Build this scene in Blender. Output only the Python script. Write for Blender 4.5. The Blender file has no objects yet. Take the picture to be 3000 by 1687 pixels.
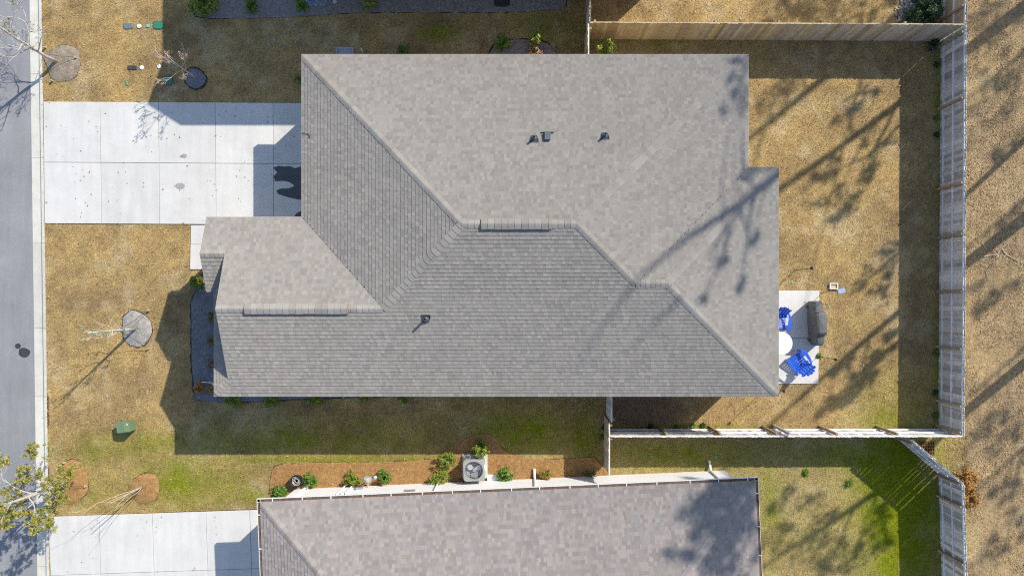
import bpy, math, random
import numpy as np
from mathutils import Vector, Matrix

# ------------------------------------------------------------------ camera, sky, sun, exposure
sc = bpy.context.scene
COL = sc.collection
H, F, NX, NY = 30.8, 2240.0, 1550.0, 880.0      # drone height, focal length in photo pixels, nadir point

cam = bpy.data.cameras.new("camera")
cam.sensor_fit = 'HORIZONTAL'; cam.sensor_width = 36.0
cam.lens = 36.0 * F / 3000.0
cam.shift_x = (1500 - NX) / 3000.0
cam.shift_y = (NY - 843.5) / 3000.0
cam.clip_end = 2000.0
camo = bpy.data.objects.new("camera", cam); COL.objects.link(camo)
camo.location = (0, 0, H); sc.camera = camo

SX, SY = 0.896, 0.842                             # shadow offset per metre of height (towards -x, -y)
sun_vec = Vector((SX, SY, 1.0)).normalized()
ELEV = math.asin(sun_vec.z); AZ = math.atan2(SX, SY)
w = bpy.data.worlds.new("World"); sc.world = w; w.use_nodes = True
nt = w.node_tree; nt.nodes.clear()
sky = nt.nodes.new("ShaderNodeTexSky"); sky.sky_type = 'NISHITA'; sky.sun_disc = False
sky.sun_elevation = ELEV; sky.sun_rotation = AZ; sky.air_density = 1.0; sky.dust_density = 0.6
bg = nt.nodes.new("ShaderNodeBackground"); bg.inputs[1].default_value = 0.145
wo = nt.nodes.new("ShaderNodeOutputWorld")
nt.links.new(sky.outputs[0], bg.inputs[0]); nt.links.new(bg.outputs[0], wo.inputs[0])
sl = bpy.data.lights.new("sun", 'SUN'); sl.energy = 4.3; sl.angle = math.radians(0.55); sl.color = (1.0, 0.935, 0.83)
so = bpy.data.objects.new("sun", sl); COL.objects.link(so)
so.rotation_euler = sun_vec.to_track_quat('Z', 'Y').to_euler(); so.location = (20, 20, 40)
sc.view_settings.view_transform = 'Standard'; sc.view_settings.look = 'None'
sc.view_settings.exposure = 0.36; sc.view_settings.gamma = 1.0
sc.view_settings.use_curve_mapping = False
sc.cycles.max_bounces = 5; sc.cycles.diffuse_bounces = 3
sc.cycles.use_denoising = False
sc.cycles.filter_width = 1.15

# ------------------------------------------------------------------ helpers
R = random.Random(7)
NR = np.random.default_rng(11)
M2 = H / F

def G(px, py, z=0.0):
    s = (H - z) / F
    return Vector(((px - NX) * s, (NY - py) * s, z))

def ray(px, py, zs, X0):
    """point at x = X0 on the sun ray that ends on the surface point seen at (px, py) with height zs"""
    p = G(px, py, zs); h = (X0 - p.x) / SX
    return Vector((X0, p.y + SY * h, zs + h))

def lin(r, g, b):
    f = lambda c: ((c / 255.0) / 12.92 if c / 255.0 <= 0.04045 else ((c / 255.0 + 0.055) / 1.055) ** 2.4)
    return (f(r), f(g), f(b))

class MB:
    def __init__(s): s.v = []; s.f = []; s.c = []; s.col = (1, 1, 1)
    def add(s, pts, faces, col=None):
        b = len(s.v); c = col or s.col
        for p in pts: s.v.append((p[0], p[1], p[2])); s.c.append(c)
        for f in faces: s.f.append(tuple(b + i for i in f))
    def hexa(s, p, col=None):
        s.add(p, [(3, 2, 1, 0), (4, 5, 6, 7), (0, 1, 5, 4), (1, 2, 6, 5), (2, 3, 7, 6), (3, 0, 4, 7)], col)
    def box(s, x0, x1, y0, y1, z0, z1, col=None):
        s.hexa([(x0, y0, z0), (x1, y0, z0), (x1, y1, z0), (x0, y1, z0), (x0, y0, z1), (x1, y0, z1), (x1, y1, z1), (x0, y1, z1)], col)
    def obox(s, o, ax, ay, az, col=None):
        o = Vector(o); ax = Vector(ax); ay = Vector(ay); az = Vector(az)
        s.hexa([o, o + ax, o + ax + ay, o + ay, o + az, o + ax + az, o + ax + ay + az, o + ay + az], col)
    def cham(s, pts, z0, z1, b, col=None):
        """prism over a convex polygon (counter-clockwise) with a chamfered top edge"""
        n = len(pts); cx = sum(p[0] for p in pts) / n; cy = sum(p[1] for p in pts) / n
        def ins(p):
            d = math.hypot(p[0] - cx, p[1] - cy); k = 1 - b * 1.4 / max(d, 1e-4)
            return (cx + (p[0] - cx) * k, cy + (p[1] - cy) * k)
        V = [(p[0], p[1], z0) for p in pts] + [(p[0], p[1], z1 - b) for p in pts] + [(*ins(p), z1) for p in pts]
        Fs = []
        for i in range(n):
            j = (i + 1) % n
            Fs.append((i, j, n + j, n + i)); Fs.append((n + i, n + j, 2 * n + j, 2 * n + i))
        Fs.append(tuple(2 * n + i for i in range(n))); Fs.append(tuple(reversed(range(n))))
        s.add(V, Fs, col)
    def tube(s, pts, rad, n=6, col=None, cap=True):
        pts = [Vector(p) for p in pts]; k = len(pts)
        if not hasattr(rad, '__len__'): rad = [rad] * k
        V = []; up = None
        for i, p in enumerate(pts):
            d = (pts[min(i + 1, k - 1)] - pts[max(i - 1, 0)])
            if d.length < 1e-7: d = Vector((0, 0, 1))
            d.normalize()
            if up is None:
                up = Vector((0, 0, 1)) if abs(d.z) < 0.9 else Vector((1, 0, 0))
            a = d.cross(up)
            if a.length < 1e-5: a = d.orthogonal()
            a.normalize(); b = a.cross(d).normalized(); up = b
            for j in range(n):
                t = 2 * math.pi * j / n
                V.append(p + (a * math.cos(t) + b * math.sin(t)) * rad[i])
        Fs = []
        for i in range(k - 1):
            for j in range(n):
                j2 = (j + 1) % n
                Fs.append((i * n + j, i * n + j2, (i + 1) * n + j2, (i + 1) * n + j))
        if cap:
            Fs.append(tuple(reversed(range(n)))); Fs.append(tuple((k - 1) * n + j for j in range(n)))
        s.add(V, Fs, col)
    def lathe(s, prof, c=(0, 0, 0), n=24, col=None):
        V = []; k = len(prof)
        for r, z in prof:
            for j in range(n):
                t = 2 * math.pi * j / n
                V.append((c[0] + r * math.cos(t), c[1] + r * math.sin(t), c[2] + z))
        Fs = []
        for i in range(k - 1):
            for j in range(n):
                j2 = (j + 1) % n
                Fs.append((i * n + j, i * n + j2, (i + 1) * n + j2, (i + 1) * n + j))
        Fs.append(tuple(reversed(range(n)))); Fs.append(tuple((k - 1) * n + j for j in range(n)))
        s.add(V, Fs, col)

WO = {}
def wpos(o): return WO.get(o.name, Vector((0, 0, 0))) if o else Vector((0, 0, 0))

def link(name, me, mat, parent=None, origin=Vector((0, 0, 0))):
    o = bpy.data.objects.new(name, me); COL.objects.link(o)
    if mat is not None and not me.materials: me.materials.append(mat)
    if parent is not None: o.parent = parent
    o.location = origin - wpos(parent); WO[o.name] = origin.copy()
    return o

def mk(name, mb, mat, parent=None, smooth=False, origin=None):
    v = np.array(mb.v, dtype=np.float64).reshape(-1, 3)
    if origin is None:
        lo = v.min(0); hi = v.max(0); origin = Vector(((lo[0] + hi[0]) / 2, (lo[1] + hi[1]) / 2, lo[2]))
    v = v - np.array(origin)
    me = bpy.data.meshes.new(name); me.from_pydata(v.tolist(), [], mb.f); me.update()
    at = me.color_attributes.new("Col", 'FLOAT_COLOR', 'POINT')
    c = np.ones((len(mb.v), 4), dtype=np.float32); c[:, :3] = np.array(mb.c, dtype=np.float32)
    at.data.foreach_set("color", c.ravel())
    if smooth: me.polygons.foreach_set("use_smooth", [True] * len(me.polygons))
    return link(name, me, mat, parent, Vector(origin))

def mesh_np(name, V, Fidx, C, mat, parent=None):
    """V (n,3), Fidx (m,k) with equal k, C (n,3)"""
    me = bpy.data.meshes.new(name); n = len(V); m, k = Fidx.shape
    me.vertices.add(n); me.vertices.foreach_set("co", V.astype(np.float32).ravel())
    me.loops.add(m * k); me.loops.foreach_set("vertex_index", Fidx.astype(np.int32).ravel())
    me.polygons.add(m); me.polygons.foreach_set("loop_start", np.arange(0, m * k, k, dtype=np.int32))
    try: me.polygons.foreach_set("loop_total", np.full(m, k, dtype=np.int32))
    except Exception: pass
    me.update(calc_edges=True); me.validate()
    at = me.color_attributes.new("Col", 'FLOAT_COLOR', 'POINT')
    c = np.ones((n, 4), dtype=np.float32); c[:, :3] = C; at.data.foreach_set("color", c.ravel())
    o = bpy.data.objects.new(name, me); COL.objects.link(o); me.materials.append(mat)
    if parent is not None: o.parent = parent; o.location = -wpos(parent)
    WO[o.name] = Vector((0, 0, 0))
    return o

def thing(name, label, cat, loc=(0, 0, 0), group=None):
    o = bpy.data.objects.new(name, None); COL.objects.link(o); o.location = loc; o.empty_display_size = 0.2
    WO[o.name] = Vector(loc); return tag(o, label, cat, group)
def tag(o, label, cat, group=None):
    o['label'] = label; o['category'] = cat
    if group: o['group'] = group
    return o
def struct(o): o['kind'] = 'structure'; return o
def stuff(o): o['kind'] = 'stuff'; return o
def dup(root, loc, rotz=0.0, label=None, scale=None):
    r = root.copy(); COL.objects.link(r); r.location = loc; r.rotation_euler = (0, 0, rotz)
    if scale: r.scale = (scale, scale, scale)
    if label: r['label'] = label
    WO[r.name] = Vector(loc)
    for ch in list(root.children):
        c = ch.copy(); COL.objects.link(c); c.parent = r
        for g in list(ch.children):
            d = g.copy(); COL.objects.link(d); d.parent = c
    return r

# ------------------------------------------------------------------ materials
MT = {}
def mat(name, base=(1, 1, 1), rough=0.8, attr=False, var=0.15, scale=4.0, var2=0.0, scale2=40.0, bump=0.0, bscale=60.0,
        metal=0.0, spec=0.3, streak=0.0, rnd=0.0, detail=4.0):
    m = bpy.data.materials.new(name); m.use_nodes = True; N = m.node_tree.nodes; L = m.node_tree.links
    b = N["Principled BSDF"]; b.inputs["Roughness"].default_value = rough; b.inputs["Metallic"].default_value = metal
    b.inputs["Specular IOR Level"].default_value = spec
    geo = N.new("ShaderNodeNewGeometry")
    if attr:
        a = N.new("ShaderNodeAttribute"); a.attribute_name = "Col"
        mul = N.new("ShaderNodeMix"); mul.data_type = 'RGBA'; mul.blend_type = 'MULTIPLY'; mul.inputs[0].default_value = 1
        mul.inputs[7].default_value = (*base, 1); L.new(a.outputs[0], mul.inputs[6]); col = mul.outputs[2]
    else:
        rgb = N.new("ShaderNodeRGB"); rgb.outputs[0].default_value = (*base, 1); col = rgb.outputs[0]
    def noisemul(col, sc_, var_, det):
        nz = N.new("ShaderNodeTexNoise"); nz.inputs["Scale"].default_value = sc_; nz.inputs["Detail"].default_value = det
        nz.inputs["Roughness"].default_value = 0.65
        L.new(geo.outputs["Position"], nz.inputs["Vector"])
        mr = N.new("ShaderNodeMapRange"); mr.inputs[1].default_value = 0.25; mr.inputs[2].default_value = 0.75
        mr.inputs[3].default_value = 1 - var_; mr.inputs[4].default_value = 1 + var_; L.new(nz.outputs[0], mr.inputs[0])
        mx = N.new("ShaderNodeVectorMath"); mx.operation = 'SCALE'
        L.new(col, mx.inputs[0]); L.new(mr.outputs[0], mx.inputs[3]); return mx.outputs[0]
    if var: col = noisemul(col, scale, var, detail)
    if var2: col = noisemul(col, scale2, var2, 3.0)
    if streak:
        mp = N.new('ShaderNodeMapping'); mp.inputs['Scale'].default_value = (2.2, .22, 1); L.new(geo.outputs['Position'], mp.inputs[0])
        nz = N.new('ShaderNodeTexNoise'); nz.inputs['Scale'].default_value = 1.6; nz.inputs['Detail'].default_value = 5; L.new(mp.outputs[0], nz.inputs['Vector'])
        mr = N.new('ShaderNodeMapRange'); mr.inputs[1].default_value = .3; mr.inputs[2].default_value = .7; mr.inputs[3].default_value = 1 - streak; mr.inputs[4].default_value = 1 + streak; L.new(nz.outputs[0], mr.inputs[0])
        mx = N.new('ShaderNodeVectorMath'); mx.operation = 'SCALE'; L.new(col, mx.inputs[0]); L.new(mr.outputs[0], mx.inputs[3]); col = mx.outputs[0]
    if rnd:
        oi = N.new("ShaderNodeObjectInfo"); mr = N.new("ShaderNodeMapRange")
        mr.inputs[3].default_value = 1 - rnd; mr.inputs[4].default_value = 1 + rnd; L.new(oi.outputs["Random"], mr.inputs[0])
        mx = N.new("ShaderNodeVectorMath"); mx.operation = 'SCALE'; L.new(col, mx.inputs[0]); L.new(mr.outputs[0], mx.inputs[3]); col = mx.outputs[0]
    L.new(col, b.inputs["Base Color"])
    if bump:
        nz = N.new("ShaderNodeTexNoise"); nz.inputs["Scale"].default_value = bscale; nz.inputs["Detail"].default_value = 4
        L.new(geo.outputs["Position"], nz.inputs["Vector"])
        bp = N.new("ShaderNodeBump"); bp.inputs["Strength"].default_value = bump; bp.inputs["Distance"].default_value = 0.02
        L.new(nz.outputs[0], bp.inputs["Height"]); L.new(bp.outputs[0], b.inputs["Normal"])
    if name == "shingle": b.inputs["Diffuse Roughness"].default_value = 1.0
    MT[name] = m; return m

mat("lawn", rough=0.95, attr=True, var=0.22, scale=3.0, var2=0.5, scale2=26.0, bump=0.9, bscale=45, spec=0.1)
mat("blade", rough=0.9, attr=True, var=0.0, spec=0.1)
mat("soil", (0.055, 0.042, 0.033), rough=1, var=0.4, scale=20, bump=0.8, bscale=50, spec=0.1)
mat("debris", (0.15, 0.10, 0.07), rough=1, var=0.5, scale=9, var2=0.3, scale2=40, spec=0.1)
mat("mulch", rough=1, attr=True, var=0.35, scale=6, var2=0.5, scale2=45, bump=1.0, bscale=60, spec=0.1)
mat("asphalt", (0.262, 0.266, 0.276), rough=0.9, streak=.07, var=0.14, scale=0.5, var2=0.2, scale2=55, bump=0.4, bscale=120, spec=0.2)
mat("stain", (0.05, 0.051, 0.054), rough=0.6, var=0.2, scale=8, var2=0.2, scale2=60)
mat("wet", (0.075, 0.08, 0.085), rough=0.25, var=0.25, scale=3, spec=0.5)
mat("oil", (0.33, 0.325, 0.31), rough=0.8, var=0.12, scale=14)
mat("concrete", (0.60, 0.59, 0.56), rough=0.85, attr=True, streak=.05, var=0.075, scale=1.1, var2=0.045, scale2=24, bump=0.15, bscale=90, spec=0.25)
mat("kerb", (0.60, 0.58, 0.51), rough=0.85, attr=True, var=0.12, scale=2.0, var2=0.1, scale2=30, bump=0.2, bscale=90, spec=0.2)
mat("shingle", rough=0.95, attr=True, var=0.06, scale=.8, var2=0.12, scale2=70, bump=0.35, bscale=240, spec=0.15)
mat("felt", (0.12, 0.115, 0.11), rough=1)
mat("trim", (0.60, 0.57, 0.52), rough=0.6, var=0.05)
mat("white", (0.80, 0.80, 0.80), rough=0.5, var=0.03)
mat("siding", (0.50, 0.47, 0.42), rough=0.7, var=0.05)
mat("glass", (0.03, 0.04, 0.05), rough=0.05, var=0.0, spec=0.6)
mat("wood", rough=0.85, attr=True, var=0.22, scale=5, var2=0.25, scale2=34, rnd=0.12, bump=0.2, bscale=80, spec=0.2)
mat("darkmetal", (0.10, 0.115, 0.135), rough=0.45, var=0.1, metal=0.2)
mat("black", (0.02, 0.02, 0.022), rough=0.5, var=0.1)
mat("cover", (0.115, 0.122, 0.12), rough=0.62, var=0.25, scale=5, bump=0.35, bscale=9, spec=0.35)
mat("blueplastic", (0.018, 0.11, 0.62), rough=0.38, var=0.05, spec=0.45)
mat("whiteplastic", (0.78, 0.78, 0.77), rough=0.35, var=0.04, spec=0.4)
mat("bark", rough=0.9, attr=True, var=0.3, scale=12, spec=0.15)
mat("leaf", rough=0.6, attr=True, var=0.12, scale=5, spec=0.3)
mat("paint", rough=0.5, attr=True, var=0.08, scale=8, spec=0.4)
mat("rust", (0.20, 0.095, 0.035), rough=0.9, var=0.4, scale=20)
mat("hole_shade", (0.012, 0.012, 0.012), rough=1, var=0)
mat("acmetal", (0.33, 0.345, 0.335), rough=0.5, var=0.06, metal=0.1)
mat("steel", (0.45, 0.48, 0.50), rough=0.35, var=0.08, metal=0.5)
mat("flagcloth", rough=0.8, attr=True, var=0.05)
mat("stone", rough=0.9, attr=True, var=0.2, scale=15, bump=0.3)

# ------------------------------------------------------------------ value noise and regions
_lat = NR.random((256, 256))
def vnoise(x, y, s, off=0):
    x = np.asarray(x) * s + off * 17.3; y = np.asarray(y) * s + off * 9.1
    xi = np.floor(x).astype(int); yi = np.floor(y).astype(int); fx = x - xi; fy = y - yi
    fx = fx * fx * (3 - 2 * fx); fy = fy * fy * (3 - 2 * fy)
    a = _lat[xi & 255, yi & 255]; b = _lat[(xi + 1) & 255, yi & 255]; c = _lat[xi & 255, (yi + 1) & 255]; d = _lat[(xi + 1) & 255, (yi + 1) & 255]
    return a * (1 - fx) * (1 - fy) + b * fx * (1 - fy) + c * (1 - fx) * fy + d * fx * fy
def fbm(x, y, s, off=0): return 0.5 * vnoise(x, y, s, off) + 0.3 * vnoise(x, y, s * 2.1, off + 1) + 0.2 * vnoise(x, y, s * 4.3, off + 2)

def inpoly(x, y, poly):
    x = np.asarray(x); y = np.asarray(y); ins = np.zeros(x.shape, bool); n = len(poly)
    for i in range(n):
        x0, y0 = poly[i][0], poly[i][1]; x1, y1 = poly[(i + 1) % n][0], poly[(i + 1) % n][1]
        if y0 == y1: continue
        c = ((y0 > y) != (y1 > y)) & (x < (x1 - x0) * (y - y0) / (y1 - y0) + x0)
        ins ^= c
    return ins
def PX(*pts): return [tuple(G(a, b))[:2] for a, b in pts]

def smoothpoly(poly, it=2):
    for _ in range(it):
        q = []
        for i in range(len(poly)):
            a = poly[i]; b = poly[(i + 1) % len(poly)]
            q.append((a[0] * .75 + b[0] * .25, a[1] * .75 + b[1] * .25)); q.append((a[0] * .25 + b[0] * .75, a[1] * .25 + b[1] * .75))
        poly = q
    return poly
def wobble(poly, amp, seed):
    rr = random.Random(seed); out = []
    for i in range(len(poly)):
        a = Vector((*poly[i], 0)); b = Vector((*poly[(i + 1) % len(poly)], 0)); n = max(1, int((b - a).length / 0.18))
        for k in range(n):
            p = a.lerp(b, k / n); out.append((p.x + rr.uniform(-amp, amp), p.y + rr.uniform(-amp, amp)))
    return out
def blob(px, py, rx, ry, n=26, j=0.07, seed=1):
    rr = random.Random(seed); c = G(px, py); ph = rr.uniform(0, 6)
    return [(c.x + rx * M2 * math.cos(t) * (1 + j * math.sin(3 * t + ph) + rr.uniform(-j, j) * .6),
             c.y + ry * M2 * math.sin(t) * (1 + j * math.cos(2 * t + ph) + rr.uniform(-j, j) * .6)) for t in [2 * math.pi * k / n for k in range(n)]]

# hard surfaces (ground plane outlines)
drive_poly = PX((128, 299), (1000, 303), (1000, 659), (132, 655))
walk_poly = PX((560, 657), (760, 658), (760, 789), (557, 790))
patio_poly = PX((2250, 849), (2400, 851), (2397, 1124), (2250, 1124))
ndrive_poly = PX((142, 1512), (800, 1488), (812, 1800), (158, 1800))
A2 = math.radians(2.47)
NTL = G(752, 1461, 3.2); NEX = Vector((math.cos(A2), math.sin(A2), 0)); NEY = Vector((math.sin(A2), -math.cos(A2), 0))
def NP(u, d, z=0.0): p = NTL + NEX * u + NEY * d; return Vector((p.x, p.y, z))
NU, ND = 18.12, 11.6
nhouse_poly = [tuple(NP(u, d))[:2] for u, d in ((.4, .42), (NU - .4, .42), (NU - .4, ND), (.4, ND))]
house_poly = [(-7.85, 8.5), (7.5, 8.5), (7.5, 4.45), (8.6, 4.45), (8.6, -3.1), (-10.4, -3.1), (-10.4, 2.65), (-7.85, 2.65)]

beds = {}
beds['front'] = (smoothpoly(PX((557, 789), (720, 789), (720, 1000), (1000, 1090), (1400, 1100), (1400, 1156), (1240, 1158), (1000, 1166), (830, 1174), (720, 1178), (600, 1178), (558, 1165)), 1), 'grey')
beds['ntop'] = (smoothpoly(PX((553, -90), (1665, -90), (1662, 20), (1650, 28), (1500, 38), (1330, 36), (1180, 38), (1000, 40), (890, 50), (700, 55), (600, 55), (560, 45)), 1), 'bark')
beds['shrubs'] = (smoothpoly(PX((1400, 250), (1425, 165), (1455, 120), (1520, 112), (1560, 116), (1600, 122), (1622, 140), (1640, 170), (1640, 250)), 1), 'bark')
beds['side'] = (smoothpoly(PX((790, 1470), (793, 1385), (812, 1358), (900, 1354), (1100, 1353), (1270, 1348), (1300, 1318), (1345, 1295), (1390, 1273), (1448, 1273), (1466, 1310), (1490, 1328), (1560, 1346), (1660, 1344), (1768, 1336), (1768, 1470)), 1), 'straw')
beds['r1'] = (blob(186, 186, 51, 56, seed=2), 'grey2')
beds['r2'] = (blob(572, 231, 33, 33, seed=3), 'grey')
beds['r3'] = (blob(400, 963, 46, 55, seed=4), 'grey3')
beds['r4'] = (blob(208, 1410, 53, 62, seed=5), 'straw')
beds['r5'] = (blob(426, 1430, 44, 45, seed=6), 'straw')
beds['rear'] = (smoothpoly(PX((2610, -60), (2765, -60), (2765, 66), (2620, 64), (2640, 20)), 1), 'bark')
BEDCOL = {'grey': (0.21, 0.22, 0.24), 'grey2': (0.31, 0.26, 0.20), 'grey3': (0.36, 0.34, 0.31), 'bark': (0.27, 0.235, 0.225), 'straw': (0.38, 0.22, 0.09)}

# lawn colour
GREEN = [(1050, 1346, 560, 13, .75), (1000, 1240, 520, 40, .35), (420, 1300, 240, 50, .45), (950, 1290, 560, 50, .55), (1560, 1260, 210, 75, .85), (640, 1310, 130, 40, .4), (560, 1410, 200, 90, .7), (280, 1330, 130, 60, .45), (300, 1440, 140, 70, .35),
         (2000, 1330, 360, 55, .6), (2630, 1480, 150, 300, 1.25), (2500, 1330, 160, 60, .75), (2400, 1560, 240, 160, .2), (1290, 95, 70, 28, .9), (1600, 80, 130, 70, .4),
         (1900, 118, 220, 16, .45), (2260, 1500, 60, 200, .45), (2750, 300, 16, 300, .6), (2745, 1100, 14, 220, .6), (1200, 1262, 120, 30, .5), (1720, 1290, 60, 110, .8),
         (735, 1448, 70, 40, .55), (2020, 1250, 260, 8, .8), (820, 1270, 60, 40, .6), (2360, 1385, 14, 14, 1.0), (2490, 1415, 16, 18, 1.0)]
def lawncol(x, y):
    x = np.asarray(x, float); y = np.asarray(y, float)
    px = x / M2 + NX; py = NY - y / M2
    n1 = fbm(x, y, 0.55, 0); n2 = fbm(x, y, 2.2, 5); n3 = fbm(x, y, 7.0, 9)
    tan = np.array([0.435, 0.305, 0.128]); brn = np.array([0.262, 0.182, 0.09]); pale = np.array([0.50, 0.40, 0.235])
    t = np.clip((n1 - .5) * 1.3 + (n2 - .5) * 1.2 + (n3 - .5) * .6 + .45, 0, 1)[:, None]
    c = tan * (1 - t) + brn * t
    p = np.clip((fbm(x, y, 1.1, 3) - .55) * 2.5, 0, .5)[:, None]; c = c * (1 - p) + pale * p
    out = (px > 2835)[:, None]; litter = np.array([0.44, 0.31, 0.18]); lp = np.clip((fbm(x, y, 1.6, 13) - .4) * 3, 0, 1)[:, None]
    c = np.where(out, c * .55 + (litter * lp + np.array([.30, .22, .13]) * (1 - lp)) * .45 + 0.02, c)
    bot = ((px > 1795) & (px < 2760) & (py > 1290))[:, None]
    c = np.where(bot, c * .6 + np.array([.37, .31, .135]) * .4, c)
    soil_shade = np.clip(1.3 - (((px - 1880) / 130) ** 2 + ((py - 1205) / 55) ** 2), 0, .8)[:, None]; c = c * (1 - soil_shade) + np.array([.20, .13, .09]) * soil_shade  # reddish bare soil, with the shading below the eave painted into its brown
    g = np.zeros(x.shape)
    for (gx, gy, rx, ry, s) in GREEN:
        g = np.maximum(g, s * np.exp(-(((px - gx) / rx) ** 2 + ((py - gy) / ry) ** 2) * 1.1))
    g = np.clip(g * (0.45 + 1.5 * fbm(x, y, 1.5, 21)) - .06, 0, 1)[:, None]
    green = np.array([0.19, 0.215, 0.010])
    return c * (1 - g) + green * g

# ------------------------------------------------------------------ ground sheets
mb = MB(); mb.add([(-400, -400, -.16), (400, -400, -.16), (400, 400, -.16), (-400, 400, -.16)], [(0, 1, 2, 3)], (0.30, 0.22, 0.11))
struct(mk("ground", mb, MT["lawn"]))

def lawn_grid():
    kx0 = G(128, 0).x
    xs = np.concatenate([[kx0], np.arange(kx0 + .13, 24, 0.13), [30, 45, 80]])
    ys = np.concatenate([[-80, -45, -22], np.arange(-14.5, 15, 0.13), [22, 45, 80]])
    X, Y = np.meshgrid(xs, ys); nx, ny = len(xs), len(ys)
    Xf = X.ravel().copy(); Yf = Y.ravel()
    px0 = 122 + (NY - Yf) * 0  # left edge follows the kerb, which runs slightly askew
    edge = ((122 + (NY - Yf / M2) * 0.0136) - NX) * M2
    Xf[Xf <= kx0 + 1e-6] = edge[Xf <= kx0 + 1e-6]
    Z = (fbm(Xf, Yf, 0.8, 4) - .5) * 0.03 - 0.005
    V = np.stack([Xf, Yf, Z], 1)
    i = np.arange(nx * ny).reshape(ny, nx)
    Fq = np.stack([i[:-1, :-1].ravel(), i[:-1, 1:].ravel(), i[1:, 1:].ravel(), i[1:, :-1].ravel()], 1)
    o = mesh_np("lawn", V, Fq, lawncol(Xf, Yf), MT["lawn"]); struct(o)
lawn_grid()

def sheet(name, poly, z, m, parent=None, col=(1, 1, 1), th=0.0):
    from mathutils.geometry import tessellate_polygon
    mb = MB(); pts = [Vector((p[0], p[1], z)) for p in poly]
    tris = tessellate_polygon([pts]); 
    fs = []
    for t in tris:
        a, b, c = (pts[k] for k in t)
        fs.append(t if (b - a).cross(c - a).z > 0 else (t[0], t[2], t[1]))
    mb.add(pts, fs, col)
    return mk(name, mb, m, parent)

# road and kerb
def kx(px, Y): return G(px + (NY - Y / M2) * 0.0136, 0).x
mb = MB(); ys = [-60 + 3 * k for k in range(41)]
for a, b in zip(ys[:-1], ys[1:]):
    mb.add([(kx(90, a) - 8.2, a, -.10), (kx(90, a), a, -.10), (kx(90, b), b, -.10), (kx(90, b) - 8.2, b, -.10)], [(0, 1, 2, 3)])
road = struct(mk("road", mb, MT["asphalt"]))
for k, (bl, nm) in enumerate(((blob(66, 1033, 17, 14.5, seed=21), 'oil_stain'), (blob(48, 1014, 8.5, 8, seed=22), 'oil_stain'), (blob(3, 1355, 6, 6, seed=24), 'oil_stain'))):
    sheet(nm, bl, -.096, MT["stain"], road)
rr = random.Random(5)
kerb = thing("kerb", "", "", (0, 0, 0)); del kerb['label']; del kerb['category']; struct(kerb)
joints = [-750, -500, -270, -30, 215, 462, 712, 961, 1162, 1420, 1660, 1900, 2150, 2400]
prof = [(90, -.17), (90, -.098), (112, -.085), (115, -.082), (120, -.02), (122, .012), (129, .02), (130, -.17)]
for a, b in zip(joints[:-1], joints[1:]):
    mb = MB(); ya = G(0, a).y - .006; yb = G(0, b).y + .006; pts = []; t = rr.uniform(.93, 1.05)
    for Y in (ya, yb):
        for (p, z) in prof: pts.append((kx(p - 8, Y), Y, z))
    n = len(prof); fs = [(i, i + 1, n + i + 1, n + i) for i in range(n - 1)]
    fs = [tuple(reversed(f)) for f in fs]
    fs = [f for f in fs] + [tuple(range(n)), tuple(reversed(range(n, 2 * n)))]
    mb.add(pts, fs, (t, t, t)); mk("kerb_segment", mb, MT["kerb"], kerb)

def slabs(root, xs, ys, z0, z1, gap, tone=0.05, skew=None):
    """grid of slabs from pixel lines: xs, ys are functions or lists of (px at top, px at bottom)"""
    out = []
    for i in range(len(xs) - 1):
        for j in range(len(ys) - 1):
            t = 1 + rr.uniform(-tone, tone)
            def pt(xi, yj):
                (xa, xb), (ya, yb) = xs[xi], ys[yj]
                y = (ya + yb) / 2; f = (y - ys[0][0]) / (ys[-1][0] - ys[0][0] + 1e-9); x = xa + (xb - xa) * f
                g = (x - xs[0][0]) / (xs[-1][0] - xs[0][0]); y = ya + (yb - ya) * g
                return G(x, y)
            a, b, c, d = pt(i, j + 1), pt(i + 1, j + 1), pt(i + 1, j), pt(i, j)
            g = gap / 2
            q = [(a.x + g, a.y + g), (b.x - g, b.y + g), (c.x - g, c.y - g), (d.x + g, d.y - g)]
            mb = MB(); mb.cham(q, z0, z1, .007, (t, t, t * 1.005)); out.append(mk("slab", mb, MT["concrete"], root))
    return out
def pave(name):
    r = bpy.data.objects.new(name, None); COL.objects.link(r); WO[r.name] = Vector((0, 0, 0)); return struct(r)
ZD = 0.035
drv = pave("driveway")
slabs(drv, [(128, 132), (293.5, 298.5), (465, 468), (631, 634), (800.5, 802.5), (975, 976)], [(298.5, 303), (476, 481.5), (655, 659.5)], -.1, ZD, .014, .045)
sheet("joint_bed", drive_poly, .012, MT["soil"], drv)
wlk = pave("walkway")
slabs(wlk, [(560, 557), (680, 680), (760, 760)], [(659.5, 659.5), (716, 716), (789.5, 789.5)], -.1, ZD, .012, .02)
sheet("joint_bed", walk_poly, .012, MT["soil"], wlk)
pat = pave("patio")
slabs(pat, [(2180, 2180), (2400, 2397)], [(849, 851), (989.5, 990), (1123.5, 1124)], -.1, ZD, .012, .02)
sheet("joint_bed", patio_poly, .012, MT["soil"], pat)
ndr = pave("driveway")
slabs(ndr, [(142, 158), (291, 302), (447, 458), (604, 616), (732, 745), (860, 872)], [(1512, 1488), (1684.5, 1660), (1860, 1840)], -.1, ZD, .014, .03)
sheet("joint_bed", ndrive_poly, .012, MT["soil"], ndr)
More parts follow.
